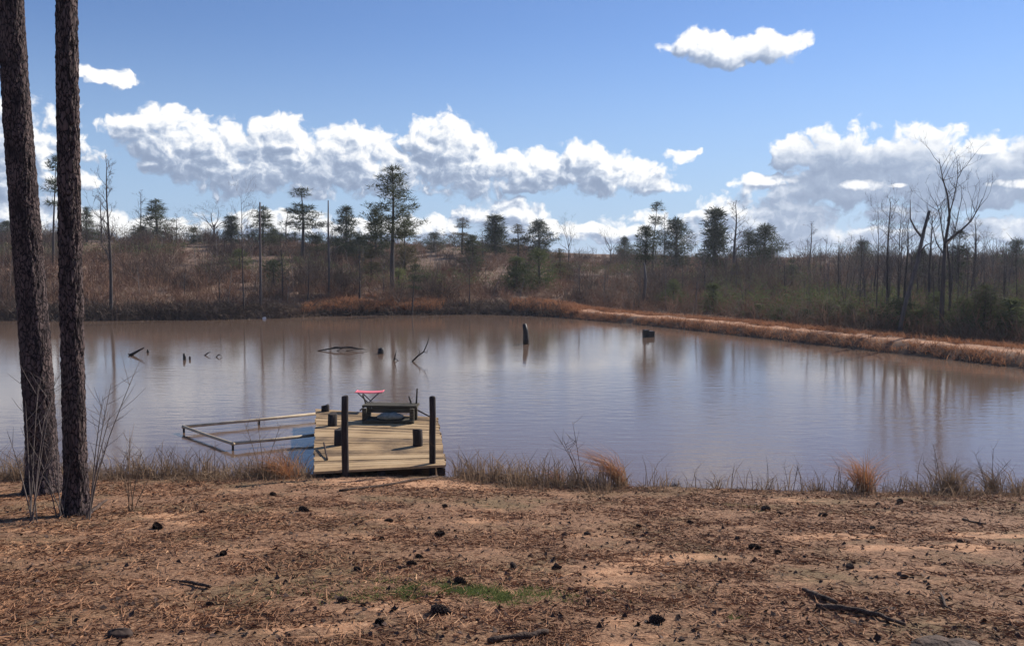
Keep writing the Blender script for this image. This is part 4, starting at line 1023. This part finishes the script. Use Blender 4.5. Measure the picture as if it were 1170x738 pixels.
weed(36, 598, [(22, 460), (40, 440), (60, 470), (8, 500), (58, 430), (30, 520), (70, 505)], 'pale bare shrub twigs crossing in front of the thicker trunk', 'bare_shrub', 'twig_grey', .006, 'shrub', 8, 6)
weed(70, 592, [(52, 500), (66, 480), (44, 530), (75, 520), (60, 540)], 'small pale bare shrub between the two big trunks', 'bare_shrub', 'twig_grey', .005, 'shrub', 7, 7)
weed(1075, 561, [(1062, 505), (1070, 520), (1048, 525)], 'thin grey weed stalks left of the wide brown clump', seed=8, r=.004)
weed(1130, 561, [(1112, 515), (1122, 528), (1135, 512), (1148, 522)], 'thin grey weed stalks beside the tall brown clump', seed=9, r=.004)
weed(905, 559, [(896, 530), (908, 525), (915, 535)], 'thin grey weed stalks left of the low dark brown clump', seed=10, r=.004)
weed(190, 548, [(186, 505), (200, 510), (172, 512)], 'thin brown weed stalks on the left shore below the rail frame tip', seed=11, r=.005)
weed(240, 548, [(238, 512), (250, 500), (228, 516)], 'thin brown weed stalks below the near rail of the frame', seed=12, r=.005)

# ------------------------------------------------------------------ litter on the near ground
def ground_pts(n, y0=2.3, y1=13.2, pw=1.0):
    a = rng.random(n); Yv = 1/(1/y1+(1/y0-1/y1)*a)
    Yv = np.where(rng.random(n) < .5, Yv, y0+(y1-y0)*rng.random(n))
    X = (rng.random(n)*2-1)*(.70*Yv+2.0)
    k = Yv < np.interp(X, LX, LY)-.05
    return X[k], Yv[k]
X, Yv = ground_pts(265000); dn = fbm(X*1.1+3, Yv*1.8, 4)
bare = np.zeros(len(X))
for px_, py_, rx_, ry_ in ((455, 552, 1.3, .45), (432, 596, .14, .17), (180, 590, .4, .22), (355, 722, .3, .16), (965, 612, .5, .25), (1000, 625, .45, .2), (1130, 612, .6, .2), (780, 640, .5, .3), (570, 676, .4, .12)):
    x_, y_, _ = hit(px_, py_); bare = np.maximum(bare, np.exp(-(((X-x_)/rx_)**2+((Yv-y_)/ry_)**2)))
k = rng.random(len(X)) < np.clip((dn-.34)*3.6, .08, 1)*(1-.85*bare); X = X[k]; Yv = Yv[k]
Z = height(X, Yv, True); n = len(X)
az = rng.random(n)*2*np.pi; el = rng.normal(size=n)*.22
d = np.stack([np.cos(az)*np.cos(el), np.sin(az)*np.cos(el), np.abs(np.sin(el))-.13], 1)
V, T = blades(np.stack([X, Yv, Z+.006], 1), d, .05+.11*rng.random(n), .0035+.0045*rng.random(n)+.0004*Yv)
tag(link('pine_straw', mesh_np('pine_straw', V, T, M['straw'])), 'brown pine straw strewn over the near bank', 'pine straw', kind='stuff')
X, Yv = ground_pts(15000); Z = height(X, Yv, True); n = len(X)
c_ = np.stack([X, Yv, Z+.006], 1); a = rng.random(n)*6.283; s1 = .008+.022*rng.random(n)**2.5; 
u1 = np.stack([np.cos(a), np.sin(a), rng.normal(size=n)*.3], 1)*s1[:, None]; u2 = np.stack([-np.sin(a), np.cos(a), rng.normal(size=n)*.3], 1)*s1[:, None]*(.35+.5*rng.random(n))[:, None]
V = np.stack([c_-u1, c_-u2, c_+u1, c_+u2+np.array([0, 0, .006])], 1).reshape(-1, 3); 
V2 = np.stack([c_-u1*.9, c_+u1*.9, c_+np.array([0, 0, 1])*(s1*.8)[:, None]+u2], 1).reshape(-1, 3)
k4 = np.arange(n)[:, None]*4; T = np.concatenate([k4+np.array([[0, 1, 2]]), k4+np.array([[0, 2, 3]])]); T2 = np.arange(3*n).reshape(-1, 3)
V, T = join([(V, T), (V2, T2)])
tag(link('bark_chips', mesh_np('bark_chips', V, T, M['chips'])), 'dark bark chips and dead leaves strewn over the near bank', 'bark chips', kind='stuff')
# small stones/clods
# sparse dry grass wisps
X, Yv = ground_pts(5200); dn = fbm(X*.7+30, Yv*.9, 3); k = dn > .5
tufts('ground_grass', 'short sparse dry grass on the near bank', X[k], Yv[k], .02, .075, 9, M['drygrass'], .005, (10, 75), .9, .035)
# green grass patches
def gpatch(px, py, rx, ry, n, lab):
    x, y, _ = hit(px, py); X = x+rng.normal(size=n)*rx; Yv = y+rng.normal(size=n)*ry
    k = fbm(X*5, Yv*5) > .36
    tufts('green_grass', lab, X[k], Yv[k], .025, .07, 8, M['greengrass'], .007, (20, 85), .7, .02)
gpatch(503, 674, .55, .17, 2800, 'sparse middle of the thin green grass patch in the foreground')
gpatch(482, 670, .24, .15, 2000, 'left half of the thin green grass patch in the foreground')
gpatch(553, 678, .30, .14, 2400, 'right half of the thin green grass patch in the foreground')
gpatch(856, 580, .22, .2, 600, 'small green grass patch near the shore on the right')
gpatch(1142, 575, .2, .12, 80, 'faint green tuft patch near the shore at the far right')
gpatch(845, 705, .05, .03, 40, 'tiny green tuft in the right foreground')

# pine cones
def cone_mesh(seed):
    rs = random.Random(seed); mb = MB()
    L_ = .085; R_ = .026
    mb.tube([(-L_/2, 0, 0), (-L_*.3, 0, 0), (0, 0, 0), (L_*.35, 0, 0), (L_/2, 0, 0)], [R_*.5, R_*.8, R_*.75, R_*.5, R_*.15], 8)
    for i in range(11):
        f = i/10; x = -L_/2+L_*f; rr = R_*(math.sin(math.pi*(f*.8+.18)))**.7
        for k in range(8):
            a = 2*math.pi*(k+.5*(i % 2))/8; c, s = math.cos(a), math.sin(a)
            b0 = Vector((x, c*rr*.6, s*rr*.6)); tip = Vector((x+.010, c*rr*1.35, s*rr*1.35)); sd = Vector((0, -s, c))*.008
            b = len(mb.v); mb.v += [tuple(b0-sd), tuple(b0+sd), tuple(tip+sd*.7), tuple(tip-sd*.7), tuple((b0+tip)/2+Vector((-.007, 0, 0)))]
            mb.f += [(b, b+1, b+2, b+3), (b, b+4, b+1), (b+1, b+4, b+2), (b+2, b+4, b+3), (b+3, b+4, b)]
    return mb.mesh('pine_cone', M['cone'])
CM = [cone_mesh(1), cone_mesh(2)]
CONES = [
 (444, 597, 11, 'at the right end of the orange clay hollow below the dock'), (502, 612, 15, 'on bare ground right of the orange clay hollow'), (436, 617, 9, 'just below the orange clay hollow'),
 (479, 637, 10, 'topmost of the loose row of three left of the centre foreground'), (470, 646, 13, 'middle one and biggest of the loose row of three'), (456, 650, 9, 'lowest left one of the loose row of three'),
 (587, 650, 14, 'standing upright above the right end of the green grass patch'), (636, 650, 12, 'right of the upright one above the green patch'), (526, 667, 18, 'wide and dark, amid the green grass patch'),
 (503, 701, 25, 'big dark, in the foreground below the green grass patch'), (434, 714, 17, 'round, in the foreground left of the big dark one'), (391, 686, 13, 'in the foreground left of the green grass patch'),
 (750, 711, 19, 'flat and dark, between the short thick stick and the forked branch'), (408, 651, 9, 'small, left of the loose row of three'), (415, 692, 8, 'small, above the round one in the foreground'),
 (508, 579, 8, 'small, below the fallen shore log'), (875, 583, 13, 'at the right end of the small green patch near the shore'), (890, 588, 8, 'small, just right of the one by the small green shore patch'),
 (940, 590, 11, 'below the low brown grass clump on the right shore'), (1028, 575, 12, 'flat, close below the shore right of the bright orange clump'), (1003, 577, 8, 'tiny, below the bright orange grass clump'),
 (862, 627, 15, 'dark and wide, left of the pale clay streaks on the right'), (889, 632, 9, 'small, right beside the dark wide one by the clay streaks'), (971, 649, 13, 'below the pale clay streaks on the right'), (842, 616, 8, 'small, up left of the dark wide one on the right'),
 (997, 605, 10, 'between the shore and the pale clay streaks on the right'), (1097, 620, 8, 'small, near the right edge above the clay'), (312, 566, 9, 'near the bank left of the dock'), (347, 584, 13, 'tilted, below the left side of the dock'), (231, 586, 8, 'small, between the upright weed and the dock'),
 (255, 634, 12, 'dark, above the long thin stick on the left'), (306, 653, 12, 'on the left ground right of the thin stick'), (240, 692, 11, 'reddish, below the thin stick on the left'), (180, 604, 16, 'half sunk by the clay right of the slimmer trunk'), (671, 611, 9, 'alone in the middle of the ground right of centre'),
 (645, 612, 7, 'tiny, left of the one alone in the middle'), (730, 602, 8, 'small, in the middle below the dark round weed'), (788, 598, 8, 'small, below the wispy grass right of the middle'), (1033, 660, 9, 'beside thin twigs in the right middle ground'),
]
for i, (px, py, w, lab) in enumerate(CONES):
    x, y, z = hit(px, py); o = link('pine_cone', CM[i % 2], None, (x, y, z+.016)); s = (w/F*y)/.085*1.0
    s *= .88; o.scale = (s, s, s*.8); o.location.z = z+.014*s
    o.rotation_euler = (random.random()*6, random.uniform(-.25, .25) if i != 6 else 1.1, random.uniform(-.9, .9))
    tag(o, 'dark pine cone '+lab, 'pine cone', 'pine cones scattered on the near bank')

def stick(pts, rad, label, name='dead_stick', cat='stick', mat='stick', n=8, lift=.01, subs=()):
    P_ = [hit(a, b_) for a, b_ in pts]; o0 = Vector(P_[0]); mb = MB()
    q = [Vector((p[0], p[1], height(np.array([p[0]]), np.array([p[1]]), True)[0]+lift+rad[i]*.6))-o0 for i, p in enumerate(P_)]
    # resample with wobble
    rs = random.Random(int(pts[0][0])); out = []; rr = []
    for i in range(len(q)-1):
        for k in range(4):
            f = k/4; v = q[i].lerp(q[i+1], f); r_ = rad[i]*(1-f)+rad[i+1]*f
            out.append(v+Vector((rs.gauss(0, r_*.2), rs.gauss(0, r_*.3), rs.gauss(0, r_*.2)))); rr.append(r_*(1+rs.gauss(0, .12)))
    out.append(q[-1]); rr.append(rad[-1])
    mb.tube(out, rr, n)
    for s0, vec, r_ in subs:
        b = out[min(s0, len(out)-1)]; v = Vector(vec); mb.tube([b, b+v*.5+Vector((0, 0, .01)), b+v], [r_, r_*.7, r_*.3], 5)
    return tag(link(name, mb.mesh(name, M[mat], True), None, o0), label, cat)
stick([(533, 537), (560, 542), (588, 550)], [.05, .055, .04], 'dark fallen log lying on the shore right of the dock', 'fallen_log', 'log', 'log', lift=.02)
stick([(932, 696), (960, 698), (995, 705), (1034, 717)], [.022, .026, .020, .012], 'longer dark piece of fallen branch in the right foreground', 'fallen_branch', 'branch', subs=[(8, (.14, .05, .03), .008)])
stick([(917, 677), (935, 684), (956, 692)], [.018, .024, .014], 'shorter dark piece of branch just above the longer one in the right foreground', 'fallen_branch', 'branch')
stick([(557, 734), (590, 731), (626, 725)], [.018, .022, .018], 'short thick stick at the bottom edge of the view in the centre')
stick([(196, 664), (220, 668), (240, 673)], [.007, .012, .014], 'long thin curved stick on the ground at the left')
stick([(240, 706), (290, 703), (345, 705)], [.004, .005, .003], 'pale thin twig in the left foreground')
stick([(1100, 594), (1115, 599), (1127, 600)], [.014, .012, .008], 'dark twiggy stick near the shore at the far right', subs=[(2, (-.05, .02, .06), .006), (5, (.05, .04, .05), .005)])
stick([(935, 712), (945, 722), (948, 726)], [.005, .006, .004], 'tiny twig just below the longer branch in the right foreground')
stick([(1075, 680), (1080, 695), (1088, 700)], [.007, .009, .005], 'short crooked twig right of the branch in the right foreground', subs=[(3, (-.05, .03, .02), .004)])
stick([(388, 562), (440, 556), (500, 545)], [.015, .018, .016], 'long thin root crossing the orange clay in front of the dock')
stick([(100, 590), (112, 580), (122, 573)], [.02, .02, .015], 'short broken stub of wood leaning at the foot of the slimmer trunk')
# dark stones / clods at bottom
def clod(px, py, w, hh, label, mat='log', seed=1, name='dirt_clod', cat='clod'):
    x, y, z = hit(px, py); V = []; n1, n2 = 28, 14; s = w/F*y/2
    for i in range(n1):
        for j in range(n2):
            a = 2*math.pi*i/n1; e = math.pi*j/(n2-1)-math.pi/2
            q = 1+.35*mn.noise(Vector((math.cos(a)*1.6+seed, math.sin(a)*1.6, e*1.6)))+.12*mn.noise(Vector((math.cos(a)*6+seed, math.sin(a)*6, e*6)))
            V.append((math.cos(a)*math.cos(e)*s*q, math.sin(a)*math.cos(e)*s*.7*q, math.sin(e)*hh*q))
    Fq = [(i*n2+j, ((i+1) % n1)*n2+j, ((i+1) % n1)*n2+j+1, i*n2+j+1) for i in range(n1) for j in range(n2-1)]
    return tag(link(name, mesh_np(name, np.array(V), np.array(Fq), M[mat], True), None, (x, y, z+hh*.15)), label, cat)
clod(136, 727, 34, .035, 'dark clod of earth in the left foreground', 'cone', seed=3)
clod(1082, 741, 80, .035, 'dark piece of bark cut by the bottom edge of the view at the right', 'stick', seed=5, name='bark_slab', cat='bark')
clod(354, 725, 50, .014, 'low orange clay lump in the foreground left of the round pine cone', 'ground', 7)
clod(430, 598, 30, .012, 'low ridge of orange clay around the hollow below the dock', 'ground', 9)

# thin winter air
mb = MB(); mb.box((0, 0, 7.2), (8600, 8600, 18.8))
hm = bpy.data.materials.new('haze_air'); hm.use_nodes = True; hm.node_tree.nodes.clear()
ho = hm.node_tree.nodes.new('ShaderNodeOutputMaterial'); hv = hm.node_tree.nodes.new('ShaderNodeVolumePrincipled')
hv.inputs['Color'].default_value = (.80, .86, .95, 1); hv.inputs['Density'].default_value = .00035; hv.inputs['Anisotropy'].default_value = .35
hm.node_tree.links.new(hv.outputs[0], ho.inputs['Volume'])
tag(link('haze', mb.mesh('haze', hm)), 'thin pale winter haze over the pond and the hill', 'haze', kind='stuff')

# ------------------------------------------------------------------ world: sky with cumulus
SUN_AZ, SUN_EL = R(47), R(32)
world = bpy.data.worlds.new('World'); SC.world = world; world.use_nodes = True
nt = world.node_tree; nt.nodes.clear(); L = nt.links.new
out = N(nt, 'ShaderNodeOutputWorld')
sky = N(nt, 'ShaderNodeTexSky'); sky.sky_type = 'NISHITA'; sky.sun_disc = False; sky.sun_elevation = SUN_EL; sky.sun_rotation = SUN_AZ
sky.altitude = 100; sky.air_density = 1.0; sky.dust_density = .0; sky.ozone_density = 5.0
bg1 = N(nt, 'ShaderNodeBackground'); bg1.inputs[1].default_value = .072

# cloud field group: input vector (azimuth deg, elevation deg, 0)
def px_ae(px, py):
    r = ray(px, py); n_ = math.sqrt(sum(c*c for c in r)); return math.degrees(math.atan2(r[0], r[1])), math.degrees(math.asin(r[2]/n_))
BL = [(180, 146, 40, 22), (215, 168, 60, 34), (275, 185, 66, 34), (322, 160, 36, 26), (345, 188, 70, 32), (402, 174, 48, 28), (430, 196, 80, 26), (505, 166, 44, 30), (545, 195, 66, 28), (605, 196, 60, 24), (672, 188, 44, 24), (700, 203, 60, 18), (745, 214, 40, 8),
      (112, 84, 26, 8), (136, 93, 24, 7), (110, 147, 26, 10), (52, 182, 18, 16), (84, 205, 26, 10), (768, 179, 26, 10), (796, 172, 10, 5), (765, 204, 14, 5),
      (798, 51, 34, 14), (842, 61, 50, 13), (888, 54, 34, 16),
      (905, 176, 22, 14), (878, 207, 36, 8), (965, 184, 56, 34), (1030, 186, 66, 34), (1085, 195, 56, 30), (1140, 192, 50, 34), (990, 214, 116, 18), (1110, 218, 100, 18), (1220, 190, 60, 40),
      (575, 247, 50, 20), (500, 258, 30, 12), (616, 262, 50, 12), (838, 242, 50, 16), (905, 250, 46, 22), (870, 268, 80, 18), (1035, 243, 44, 8), (1165, 262, 50, 12), (310, 257, 70, 14), (80, 258, 100, 14), (160, 264, 60, 14), (745, 256, 60, 16), (690, 266, 60, 10), (1000, 268, 60, 10),
      (-120, 150, 150, 40), (-60, 250, 120, 30), (1350, 120, 90, 40), (10, 200, 20, 22), (440, 262, 80, 12)]
grp = bpy.data.node_groups.new('cloud_field', 'ShaderNodeTree')
grp.interface.new_socket('P', in_out='INPUT', socket_type='NodeSocketVector'); grp.interface.new_socket('H', in_out='OUTPUT', socket_type='NodeSocketFloat'); grp.interface.new_socket('F', in_out='OUTPUT', socket_type='NodeSocketFloat')
gi_ = grp.nodes.new('NodeGroupInput'); go_ = grp.nodes.new('NodeGroupOutput'); GL = grp.links.new
# domain warp
wn = grp.nodes.new('ShaderNodeTexNoise'); wn.noise_dimensions = '2D'; wn.inputs['Scale'].default_value = .55; wn.inputs['Detail'].default_value = 3; GL(gi_.outputs[0], wn.inputs['Vector'])
ws = grp.nodes.new('ShaderNodeVectorMath'); ws.operation = 'SUBTRACT'; ws.inputs[1].default_value = (.5, .5, .5); GL(wn.outputs['Color'], ws.inputs[0])
wm = grp.nodes.new('ShaderNodeVectorMath'); wm.operation = 'MULTIPLY_ADD'; wm.inputs[1].default_value = (2.2, 1.2, 0); GL(ws.outputs[0], wm.inputs[0]); GL(gi_.outputs[0], wm.inputs[2])
cur = None
for (cx, cy, rx, ry) in BL:
    a, e = px_ae(cx, cy); k = math.degrees(1/F)*1.18
    v = grp.nodes.new('ShaderNodeVectorMath'); v.operation = 'MULTIPLY_ADD'; sx, sy = 1/(rx*k), 1/(ry*k)
    v.inputs[1].default_value = (sx, sy, 0); v.inputs[2].default_value = (-a*sx, -e*sy, 0); GL(wm.outputs[0], v.inputs[0])
    dt = grp.nodes.new('ShaderNodeVectorMath'); dt.operation = 'DOT_PRODUCT'; GL(v.outputs[0], dt.inputs[0]); GL(v.outputs[0], dt.inputs[1])
    if rx < 29 and 150 < cx*1 < 2000 and ry < 13 or cx in (112, 132, 110, 745):
        ao = grp.nodes.new('ShaderNodeMath'); ao.operation = 'ADD'; ao.inputs[1].default_value = .5; GL(dt.outputs['Value'], ao.inputs[0]); dval = ao.outputs[0]
    else: dval = dt.outputs['Value']
    if cur is None: cur = dval
    else:
        mi = grp.nodes.new('ShaderNodeMath'); mi.operation = 'SMOOTH_MIN'; mi.inputs[2].default_value = .35; GL(cur, mi.inputs[0]); GL(dval, mi.inputs[1]); cur = mi.outputs[0]
Fo = grp.nodes.new('ShaderNodeMath'); Fo.operation = 'SUBTRACT'; Fo.inputs[0].default_value = 1; GL(cur, Fo.inputs[1])
mxm = grp.nodes.new('ShaderNodeMath'); mxm.operation = 'MAXIMUM'; mxm.inputs[1].default_value = -3; GL(Fo.outputs[0], mxm.inputs[0])
# cauliflower billows
mpg = grp.nodes.new('ShaderNodeVectorMath'); mpg.operation = 'MULTIPLY'; mpg.inputs[1].default_value = (1, 1.25, 1); GL(wm.outputs[0], mpg.inputs[0])
vg = grp.nodes.new('ShaderNodeTexVoronoi'); vg.voronoi_dimensions = '2D'; vg.feature = 'F1'; vg.inputs['Scale'].default_value = .62; vg.inputs['Detail'].default_value = 3.5; vg.inputs['Roughness'].default_value = .48; vg.inputs['Lacunarity'].default_value = 2.1; 
vg.normalize = True
GL(mpg.outputs[0], vg.inputs['Vector'])
nb = grp.nodes.new('ShaderNodeTexNoise'); nb.noise_dimensions = '2D'; nb.inputs['Scale'].default_value = 1.3; nb.inputs['Detail'].default_value = 7; nb.inputs['Roughness'].default_value = .6; GL(gi_.outputs[0], nb.inputs['Vector'])
b1 = grp.nodes.new('ShaderNodeMath'); b1.operation = 'MULTIPLY_ADD'; b1.inputs[1].default_value = -2.3; b1.inputs[2].default_value = .66; GL(vg.outputs['Distance'], b1.inputs[0])
b2_ = grp.nodes.new('ShaderNodeMath'); b2_.operation = 'MULTIPLY_ADD'; b2_.inputs[1].default_value = .7; GL(nb.outputs[0], b2_.inputs[0]); GL(b1.outputs[0], b2_.inputs[2])
b3 = grp.nodes.new('ShaderNodeMath'); b3.operation = 'SUBTRACT'; b3.inputs[1].default_value = .35; GL(b2_.outputs[0], b3.inputs[0])
hh_ = grp.nodes.new('ShaderNodeMath'); hh_.operation = 'ADD'; GL(mxm.outputs[0], hh_.inputs[0]); GL(b3.outputs[0], hh_.inputs[1])
grp.interface.new_socket('N', in_out='OUTPUT', socket_type='NodeSocketFloat'); GL(b3.outputs[0], go_.inputs[2]); GL(hh_.outputs[0], go_.inputs[0]); GL(mxm.outputs[0], go_.inputs[1])

tc = N(nt, 'ShaderNodeTexCoord'); sx = N(nt, 'ShaderNodeSeparateXYZ'); L(tc.outputs['Generated'], sx.inputs[0])
def mth(op, a, b_=None, c_=None):
    n_ = N(nt, 'ShaderNodeMath', operation=op)
    for i, v in enumerate((a, b_, c_)):
        if v is None: continue
        if isinstance(v, (int, float)): n_.inputs[i].default_value = v
        else: L(v, n_.inputs[i])
    return n_.outputs[0]
azn = mth('MULTIPLY', mth('ARCTAN2', sx.outputs[0], sx.outputs[1]), 57.2958)
eln = mth('MULTIPLY', mth('ARCSINE', sx.outputs[2]), 57.2958)
cmb = N(nt, 'ShaderNodeCombineXYZ'); L(azn, cmb.inputs[0]); L(eln, cmb.inputs[1])
def field(dx, dy):
    a = N(nt, 'ShaderNodeVectorMath', operation='ADD'); a.inputs[1].default_value = (dx, dy, 0); L(cmb.outputs[0], a.inputs[0])
    g_ = N(nt, 'ShaderNodeGroup'); g_.node_tree = grp; L(a.outputs[0], g_.inputs[0]); return g_
g0, g1, g2 = field(0, 0), field(.26, .34), field(.7, 1.4)
Hh = g0.outputs[0]
alpha = mth('SMOOTHSTEP', Hh, .0, .28) if False else None
mr = N(nt, 'ShaderNodeMapRange', interpolation_type='SMOOTHSTEP'); mr.inputs[1].default_value = -.08; mr.inputs[2].default_value = .46; L(Hh, mr.inputs[0]); alpha = mr.outputs[0]
azw = N(nt, 'ShaderNodeMapRange'); azw.inputs[1].default_value = 10; azw.inputs[2].default_value = 19; azw.inputs[3].default_value = 1.0; azw.inputs[4].default_value = .42; L(azn, azw.inputs[0])
small = mth('MULTIPLY', mth('SUBTRACT', Hh, g1.outputs[0]), azw.outputs[0])
big = mth('MULTIPLY', mth('SUBTRACT', g0.outputs[1], g2.outputs[1]), .42)
thin = mth('MULTIPLY', mth('SUBTRACT', .75, Hh), .34)
azo = mth('MULTIPLY_ADD', azw.outputs[0], .20, .04)
lit = mth('ADD', mth('ADD', small, big), mth('ADD', thin, azo))
lr = N(nt, 'ShaderNodeMapRange', interpolation_type='SMOOTHSTEP'); lr.inputs[1].default_value = -.32; lr.inputs[2].default_value = 1.0; L(lit, lr.inputs[0])
cr = ramp(nt, lr.outputs[0], [(0, (.20, .25, .35)), (.3, (.27, .325, .43)), (.6, (.45, .495, .575)), (.95, (.74, .74, .735))])
bg2 = N(nt, 'ShaderNodeBackground'); bg2.inputs[1].default_value = 1.0; L(cr, bg2.inputs[0])
tint = N(nt, 'ShaderNodeMix', data_type='RGBA', blend_type='MULTIPLY'); tint.inputs[0].default_value = 1; tint.inputs[7].default_value = (.99, .97, 1.10, 1); L(sky.outputs[0], tint.inputs[6])
hzf = N(nt, 'ShaderNodeMapRange', interpolation_type='SMOOTHSTEP'); hzf.inputs[1].default_value = -1; hzf.inputs[2].default_value = 16; hzf.inputs[3].default_value = .85; hzf.inputs[4].default_value = 0; L(eln, hzf.inputs[0])
hmix = N(nt, 'ShaderNodeMix', data_type='RGBA'); L(hzf.outputs[0], hmix.inputs[0]); L(tint.outputs[2], hmix.inputs[6]); hmix.inputs[7].default_value = (3.9, 5.4, 7.6, 1); L(hmix.outputs[2], bg1.inputs[0])
# a few small nearer clouds lit white in front of the big right one
f2 = None
for (cx, cy, rx, ry) in [(880, 208, 26, 4), (985, 211, 24, 6), (1024, 212, 10, 2.5), (1185, 209, 34, 5), (1126, 172, 20, 3.5)]:
    a, e = px_ae(cx, cy); k = math.degrees(1/F)*1.2; v = N(nt, 'ShaderNodeVectorMath', operation='MULTIPLY_ADD')
    v.inputs[1].default_value = (1/(rx*k), 1/(ry*k), 0); v.inputs[2].default_value = (-a/(rx*k), -e/(ry*k), 0); L(cmb.outputs[0], v.inputs[0])
    dt = N(nt, 'ShaderNodeVectorMath', operation='DOT_PRODUCT'); L(v.outputs[0], dt.inputs[0]); L(v.outputs[0], dt.inputs[1])
    f2 = dt.outputs['Value'] if f2 is None else mth('MINIMUM', f2, dt.outputs['Value'])
h2_ = mth('ADD', mth('SUBTRACT', 1.0, f2), g0.outputs[2])
a2_ = N(nt, 'ShaderNodeMapRange', interpolation_type='SMOOTHSTEP'); a2_.inputs[1].default_value = .0; a2_.inputs[2].default_value = .75; L(h2_, a2_.inputs[0])
cmx = N(nt, 'ShaderNodeMix', data_type='RGBA'); L(a2_.outputs[0], cmx.inputs[0]); L(cr, cmx.inputs[6]); cmx.inputs[7].default_value = (.71, .715, .73, 1); L(cmx.outputs[2], bg2.inputs[0])
alpha = mth('MAXIMUM', alpha, a2_.outputs[0])
# only above the horizon
up_ = N(nt, 'ShaderNodeMapRange'); up_.inputs[1].default_value = -.5; up_.inputs[2].default_value = .5; L(eln, up_.inputs[0])
mx_ = N(nt, 'ShaderNodeMixShader'); L(mth('MULTIPLY', mth('MULTIPLY', alpha, up_.outputs[0]), .97), mx_.inputs[0]); L(bg1.outputs[0], mx_.inputs[1]); L(bg2.outputs[0], mx_.inputs[2])
L(mx_.outputs[0], out.inputs[0])

sd = bpy.data.lights.new('sun', 'SUN'); sd.energy = 4.3; sd.angle = R(.53); sd.color = (1, .94, .86)
so = bpy.data.objects.new('sun', sd); COL.objects.link(so)
dv = Vector((math.sin(SUN_AZ)*math.cos(SUN_EL), math.cos(SUN_AZ)*math.cos(SUN_EL), math.sin(SUN_EL)))
so.rotation_euler = dv.to_track_quat('Z', 'Y').to_euler(); so.location = dv*50

cam = bpy.data.cameras.new('camera'); cam.sensor_width = 36; cam.lens = 36*F/1170; cam.clip_end = 6000; cam.clip_start = .1
co = bpy.data.objects.new('camera', cam); COL.objects.link(co); co.location = (0, 0, H); co.rotation_euler = (math.pi/2-PITCH, 0, 0)
SC.camera = co
SC.render.engine = 'CYCLES'
SC.cycles.max_bounces = 4; SC.cycles.diffuse_bounces = 2; SC.cycles.glossy_bounces = 2; SC.cycles.transmission_bounces = 2; SC.cycles.caustics_reflective = False; SC.cycles.caustics_refractive = False
SC.view_settings.view_transform = 'Standard'; SC.view_settings.look = 'None'; SC.view_settings.exposure = .55; SC.view_settings.gamma = 1
